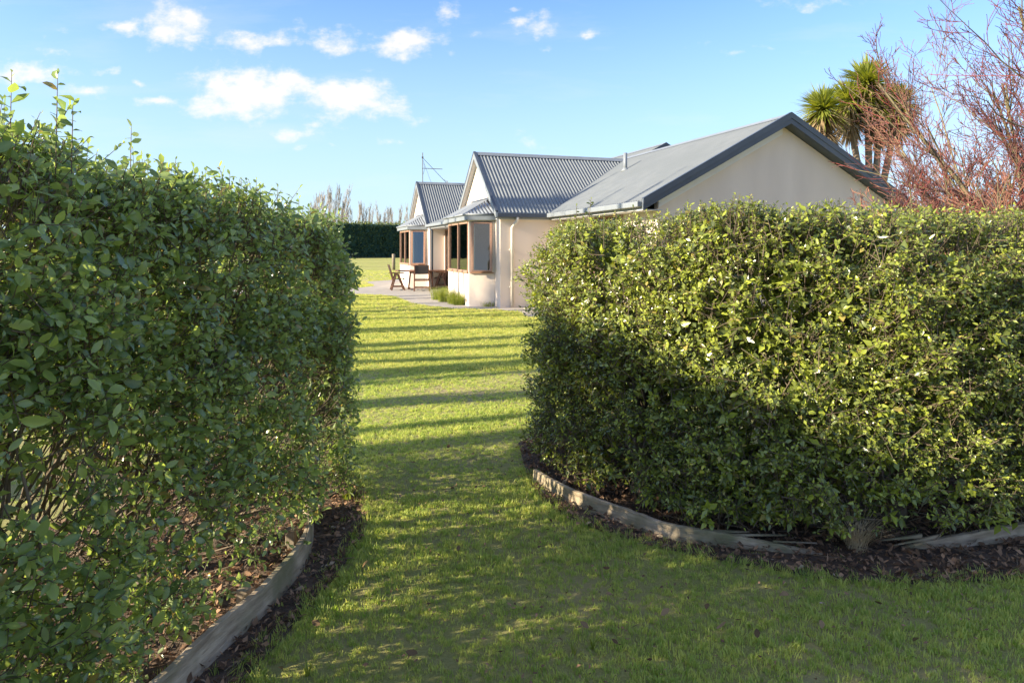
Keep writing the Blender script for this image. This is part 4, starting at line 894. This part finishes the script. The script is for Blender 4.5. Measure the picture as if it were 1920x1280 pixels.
def barkmat(name, base, mids, tips):
    m = bpy.data.materials.new(name); m.use_nodes = True; nt = m.node_tree; N = nt.nodes; L = nt.links; b = N['Principled BSDF']; b.inputs['Roughness'].default_value = .7
    a = N.new('ShaderNodeAttribute'); a.attribute_name = 'tint'; tc = N.new('ShaderNodeTexCoord'); n = N.new('ShaderNodeTexNoise'); n.inputs['Scale'].default_value = 1.6; n.inputs['Detail'].default_value = 5; L.new(tc.outputs['Object'], n.inputs['Vector'])
    ad = N.new('ShaderNodeMath'); ad.operation = 'MULTIPLY_ADD'; L.new(n.outputs['Fac'], ad.inputs[0]); ad.inputs[1].default_value = .55; L.new(a.outputs['Fac'], ad.inputs[2])
    r = N.new('ShaderNodeValToRGB'); L.new(ad.outputs[0], r.inputs[0]); e = r.color_ramp.elements; e[0].color = (*base, 1); e[0].position = .55; e[1].color = (*tips, 1); e[1].position = 1.22 if False else 1.0
    q = e.new(.72); q.color = (*mids, 1); L.new(r.outputs[0], b.inputs['Base Color']); return m
M['redbark'] = barkmat('coral_bark', (.13, .11, .055), (.24, .038, .034), (.11, .058, .055))
M['tanbark'] = barkmat('tan_bark', (.17, .145, .08), (.25, .14, .08), (.26, .11, .08))
def bare_tree(name, loc, stems, height, P, m, label, seed, group=None, rmin=.0025, r0=.045, lean=(0, 0), spread=.5, cat='tree'):
    rng = random.Random(seed); root = empty(name, loc, 0, label, cat, group); segs = []
    for i in range(stems):
        a = i * 2.4 + rng.uniform(-.3, .3); d = Vector((math.cos(a) * spread * rng.uniform(.4, 1) + lean[0], math.sin(a) * spread * rng.uniform(.4, 1) + lean[1], 1)); q = (math.cos(a) * .12 * (stems > 1), math.sin(a) * .12 * (stems > 1), -.03)
        grow(rng, q, d, r0 * rng.uniform(.7, 1.1), height * rng.uniform(.8, 1.05), 0, P, segs)
    link('trunk', seg_mesh('trunk', [s for s in segs if s[4] == 0], [m], split=True), root)
    b = [s for s in segs if s[4] == 1]
    if b: tag(link('branches', seg_mesh('branches', b, [m], rmin=rmin * 1.4), root), kind='stuff')
    tag(link('twigs', seg_mesh('twigs', [s for s in segs if s[4] > 1], [m], rmin=rmin), root), kind='stuff')
    return root, segs
PS = dict(seg=[8, 6, 4, 3], jit=[.08, .12, .15, .2], up=[.02, .08, .09, .07], tap=.72, start=[.10, .12, .1, 0], kids=[11, 8, 5, 0], ang=[.55, .6, .6, .6], rr=[.55, .6, .65, .7], lr=[.5, .5, .5, .4], max=3)
sets = [('bare_tree', (6.75, 8.2, 0), 14, 4.5, 'redbark', 'large leafless tree with red upper twigs at the right edge, rising past the frame', 31, .055, (-.12, 0), .28),
        ('bare_tree', (5.7, 8.6, 0), 12, 2.5, 'redbark', 'leafless red twigged shrub leaning over the house gable beside the large red tree', 37, .03, (-.12, .05), .42),
        ('bare_tree', (7.4, 9.6, 0), 7, 4.4, 'tanbark', 'tan leafless tree behind the large red twigged tree', 41, .05, (-.1, 0), .4),
        ('bare_shrub', (5.1, 7.6, 0), 13, 2.0, 'tanbark', 'low tan leafless shrub just behind the right hedge', 43, .022, (-.05, 0), .55),
        ('bare_shrub', (6.0, 7.2, 0), 14, 2.4, 'tanbark', 'low tan leafless shrub below the large red tree at the frame edge', 47, .022, (0, 0), .5),
        ('bare_sapling', (4.25, 8.2, 0), 2, 2.1, 'redbark', 'single thin leafless sapling standing before the gable wall', 53, .013, (-.12, 0), .15)]
for nm, loc, st, h, m_, lab, sd, r0, ln, spr in sets:
    PP = dict(PS)
    if nm == 'bare_sapling': PP = dict(PS, kids=[6, 4, 0, 0], max=2)
    if nm == 'bare_shrub': PP = dict(PS, kids=[9, 6, 4, 0])
    bare_tree(nm, loc, st, h, PP, M[m_], lab, sd, None, .0034, r0, ln, spr)
# bare tree behind the far wing, and poplars
PF = dict(seg=[7, 5, 4, 3], jit=[.06, .14, .2, .25], up=[.02, .05, .03, .02], tap=.75, start=[.25, .15, .1, 0], kids=[13, 6, 4, 0], ang=[.95, .7, .7, .6], rr=[.42, .5, .6, .7], lr=[.42, .5, .5, .4], max=3)
bare_tree('bare_tree', (-8.6, 62, 0), 1, 7.6, PF, M['graybark'], 'spreading leafless tree behind the far gable of the house', 61, None, .016, .14)
PPOP = dict(seg=[12, 6, 4, 3], jit=[.012, .05, .08, .1], up=[.03, .20, .2, .1], tap=.85, start=[.12, .1, .1, 0], kids=[44, 5, 0, 0], ang=[.5, .4, .4, .4], rr=[.34, .5, .6, .7], lr=[.24, .5, .5, .4], max=2)
protos = []
for i in range(4):
    rt, _ = bare_tree('poplar_tree', (0, 0, 0), 1, 16, PPOP, M['graybark'], 'bare upright poplar in the distant row behind the tall dark shelter hedge', 70 + i, 'poplars behind the shelter hedge', .034, .20); protos.append(rt)
rng = random.Random(4); xs = []; x = 585
while x < 775: xs.append(x); x += rng.uniform(2.5, 6.5)
for i, px in enumerate(xs):
    Y = 190 + rng.uniform(-12, 14) + (px - 600) * .25; o = protos[i] if i < 4 else copy_tree(protos[i % 4]); o.location = ((px - 960) / F * Y, Y, 0)
    s = rng.uniform(.72, 1.08) * (1.08 if px < 690 else .9); o.scale = (s * .75, s * .75, s); o.rotation_euler = (0, 0, rng.uniform(0, 6.3))
# the bare poplar row left of the lawn whose long shadows cross it
PROW = dict(PPOP, kids=[20, 4, 0, 0], lr=[.15, .5, .5, .4], ang=[.3, .4, .4, .4], tap=.55)
prow = []
for i in range(3):
    rt, _ = bare_tree('poplar_tree', (0, 0, 0), 1, 9.3, PROW, M['graybark'], 'bare upright poplar in the row west of the lawn, casting a long shadow', 90 + i, 'poplars along the west side of the lawn', .010, .21); prow.append(rt)
ys = [2.2, 2.75, 3.45, 3.9, 4.6, 5.25, 5.75, 6.5, 7.0, -1.2, .6]; yy = 7.0
while yy < 19.0: yy += rng.choice((.38, .5, .62, .8, 1.15)); ys.append(yy)
for i, y in enumerate(ys):
    o = prow[i] if i < 3 else copy_tree(prow[i % 3]); o.location = (-15.2, y - 2.5, 0); o.rotation_euler = (0, 0, rng.uniform(0, 6.3)); s = rng.uniform(.85, 1.1); q_ = (1.5, .9, 1.3, 1.0, 1.2)[i % 5] if i < 9 else rng.choice((.6, .75, .9, 1.1, 1.5)); o.scale = (s * q_, s * q_, s)

for (x, y) in ((-2.5, -15), (.6, -13), (3.4, -16)):
    o = copy_tree(prow[1]); o.location = (x, y, 0); o['group'] = 'trees behind the viewpoint'; o['label'] = 'bare tree standing south of the hedges, mirrored in the window panes'
# cabbage trees behind the house
M['cord'] = leafmat('cordyline_leaf', (.09, .13, .02), (.36, .38, .07), (.26, .3, .08), .3, .45, spec=.4)
M['cordead'] = leafmat('cordyline_dead_leaf', (.20, .14, .075), (.34, .26, .15), (.3, .22, .13), .15, .8, spec=.2)
def sword(n, L, seed, m, down=False, name='crown'):
    r = np.random.default_rng(seed); u = r.normal(size=(n, 3)); u[:, 2] = (-np.abs(u[:, 2]) * 1.3 - .25) if down else u[:, 2] * .8 + .55; A = norm(u)
    S = L * r.uniform(.75, 1.1, n); W = np.full(n, .048); B = norm(np.cross(A, np.array([0, 0, 1.]) + r.normal(size=(n, 3)) * .2)); V = []; k = 0; Q = []; T = []
    ts = np.array([.0, .3, .65]); droop = (.08 if down else .22) * r.uniform(.3, 1.6, n)
    V = np.zeros((n, 7, 3))
    for i, t in enumerate(ts):
        c = A * (S * t)[:, None]; c[:, 2] -= droop * S * t**2; w = (.058 * (1 - .35 * t) * L)
        V[:, 2*i] = c - B * w / 2; V[:, 2*i+1] = c + B * w / 2
    c = A * S[:, None]; c[:, 2] -= droop * S; V[:, 6] = c
    off = (np.arange(n) * 7)[:, None, None]; Q = (np.array([(0, 1, 3, 2), (2, 3, 5, 4)])[None] + off).reshape(-1, 4); T = (np.array([(4, 5, 6)])[None] + off).reshape(-1, 3)
    return npmesh(name, V.reshape(-1, 3), Q, T, [m], dict(tint=np.repeat(r.uniform(0, .95, n), 7), rib=np.zeros(n * 7)))
def cabbage(px, py, Y, Rm, seed, label, heads, base_px):
    bx = (base_px - 960) / F * Y; root = empty('cabbage_tree', (bx, Y, 0), 0, label, 'tree')
    for i, (hx, hy, rm) in enumerate(heads):
        X = (hx - 960) / F * Y - bx; Z = EYE + (HZ - hy) * Y / F
        MB().tube([(X * .05, 0, 0), (X * .3, 0, Z * .45), (X * .8, 0, Z * .8), (X, 0, Z)], [.19, .15, .12, .10], 9).build('trunk', M['bark2'], root, True)
        o = tag(link('crown', sword(560, rm, seed + i, M['cord']), root), kind='stuff'); o.location = (X, 0, Z)
        o = tag(link('dead_fronds', sword(200, rm * 1.0, seed + 20 + i, M['cordead'], True, 'dead_fronds'), root), kind='stuff'); o.location = (X, .0, Z - .1)
        o = tag(link('dead_fronds', sword(190, rm * .9, seed + 40 + i, M['cordead'], True, 'dead_fronds'), root), kind='stuff'); o.location = (X * .95, .0, Z - .8)
M['bark2'] = mat('cordyline_bark', (.26, .20, .14), .95, (.16, .12, .08), 14, 6, .01, 40)
cabbage(1545, 205, 26, .9, 200, 'cabbage tree with a spiky green head just above the gable slope, shorter of the two', [(1543, 206, 1.2)], 1590)
cabbage(1630, 170, 27.5, 1.1, 210, 'taller cabbage tree with clustered spiky heads and hanging brown fronds', [(1592, 190, 1.25), (1626, 158, 1.4), (1682, 196, 1.2), (1650, 205, 1.15)], 1632)

# ------------------------------------------------------------------ far shelter hedge and wire fence
def far_hedge():
    n1, n2 = 150, 22; L_ = 110; H_ = 5.75; ang = rad(35); c, s = math.cos(ang), math.sin(ang); x0, y0 = -62, 91
    r = np.random.default_rng(3); V = []
    rows = [(0, 0.0, 0)] + [(0, z, 0) for z in np.linspace(.25, H_ - .25, 16)] + [(.25, H_, 0), (1.2, H_ + .08, 0), (2.2, H_ + .02, 0), (2.9, H_ - .4, 0), (3.0, 0, 0)]
    for i in range(n1 * 3 + 1):
        a = i * L_ / (n1 * 3)
        for (dd, z, _) in rows:
            q = r.normal(0, .16); V.append((x0 + c * a - s * (dd + q), y0 + s * a + c * (dd + q), max(z, 0) + (r.normal(0, .07) if z > 5 else 0)))
    V = np.array(V); k = len(rows); i = np.arange(n1 * 3)[:, None]; j = np.arange(k - 1)[None]; a = (i * k + j).ravel(); Q = np.stack([a, a + k, a + k + 1, a + 1], 1)
    me = npmesh('shelter_hedge', V, Q, None, [M['far_hedge']], smooth=False)
    root = tag(link('shelter_hedge', me), 'long tall dark clipped shelter hedge across the far side of the field', 'hedge')
    # leafy sprays over face and top
    m = 26000; a = r.uniform(0, L_, m); top = r.uniform(0, 1, m) < .28; z = np.where(top, H_ + r.normal(.08, .2, m), r.uniform(.3, H_, m)); dd = np.where(top, r.uniform(0, 2.6, m), r.normal(-.08, .08, m))
    P = np.stack([x0 + c * a - s * dd, y0 + s * a + c * dd, z], 1); A = norm(r.normal(size=(m, 3)) + np.array([s * .8, -c * .8, .5])); Nn = norm(r.normal(size=(m, 3))); Nn = norm(Nn - A * np.sum(A * Nn, 1, keepdims=True))
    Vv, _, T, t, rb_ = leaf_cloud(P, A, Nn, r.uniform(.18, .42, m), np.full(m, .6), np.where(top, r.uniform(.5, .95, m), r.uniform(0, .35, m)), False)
    tag(link('foliage', npmesh('foliage', Vv, None, T, [M['farleaf']], dict(tint=t, rib=rb_)), root), kind='stuff')
M['farleaf'] = leafmat('shelter_hedge_leaf', (.020, .055, .042), (.22, .25, .05), (.03, .06, .04), .15, .8, spec=.15)
far_hedge()
fence = empty('wire_fence', (*gp(738, 506), 0), 0, 'post and wire fence across the far edge of the lawn', 'fence'); fx, fy = fence.location.x, fence.location.y
def fpos(k): return (k * 3.4 * .985, k * 3.4 * .17)
for k in range(-9, 4):
    x, y = fpos(k); big = (k == 0); r_ = .13 if big else .035; h = 1.2 if big else 1.0
    MB().tube([(x, y, 0), (x, y, h * .98), (x, y, h)], [r_, r_ * .95, r_ * .8], 8).build('post', M['post'], fence, True)
for z in (.25, .5, .75, .95):
    a = fpos(-9); b = fpos(3); MB().tube([(*a, z), (*b, z)], .004, 4).build('wire', M['metal'], fence)
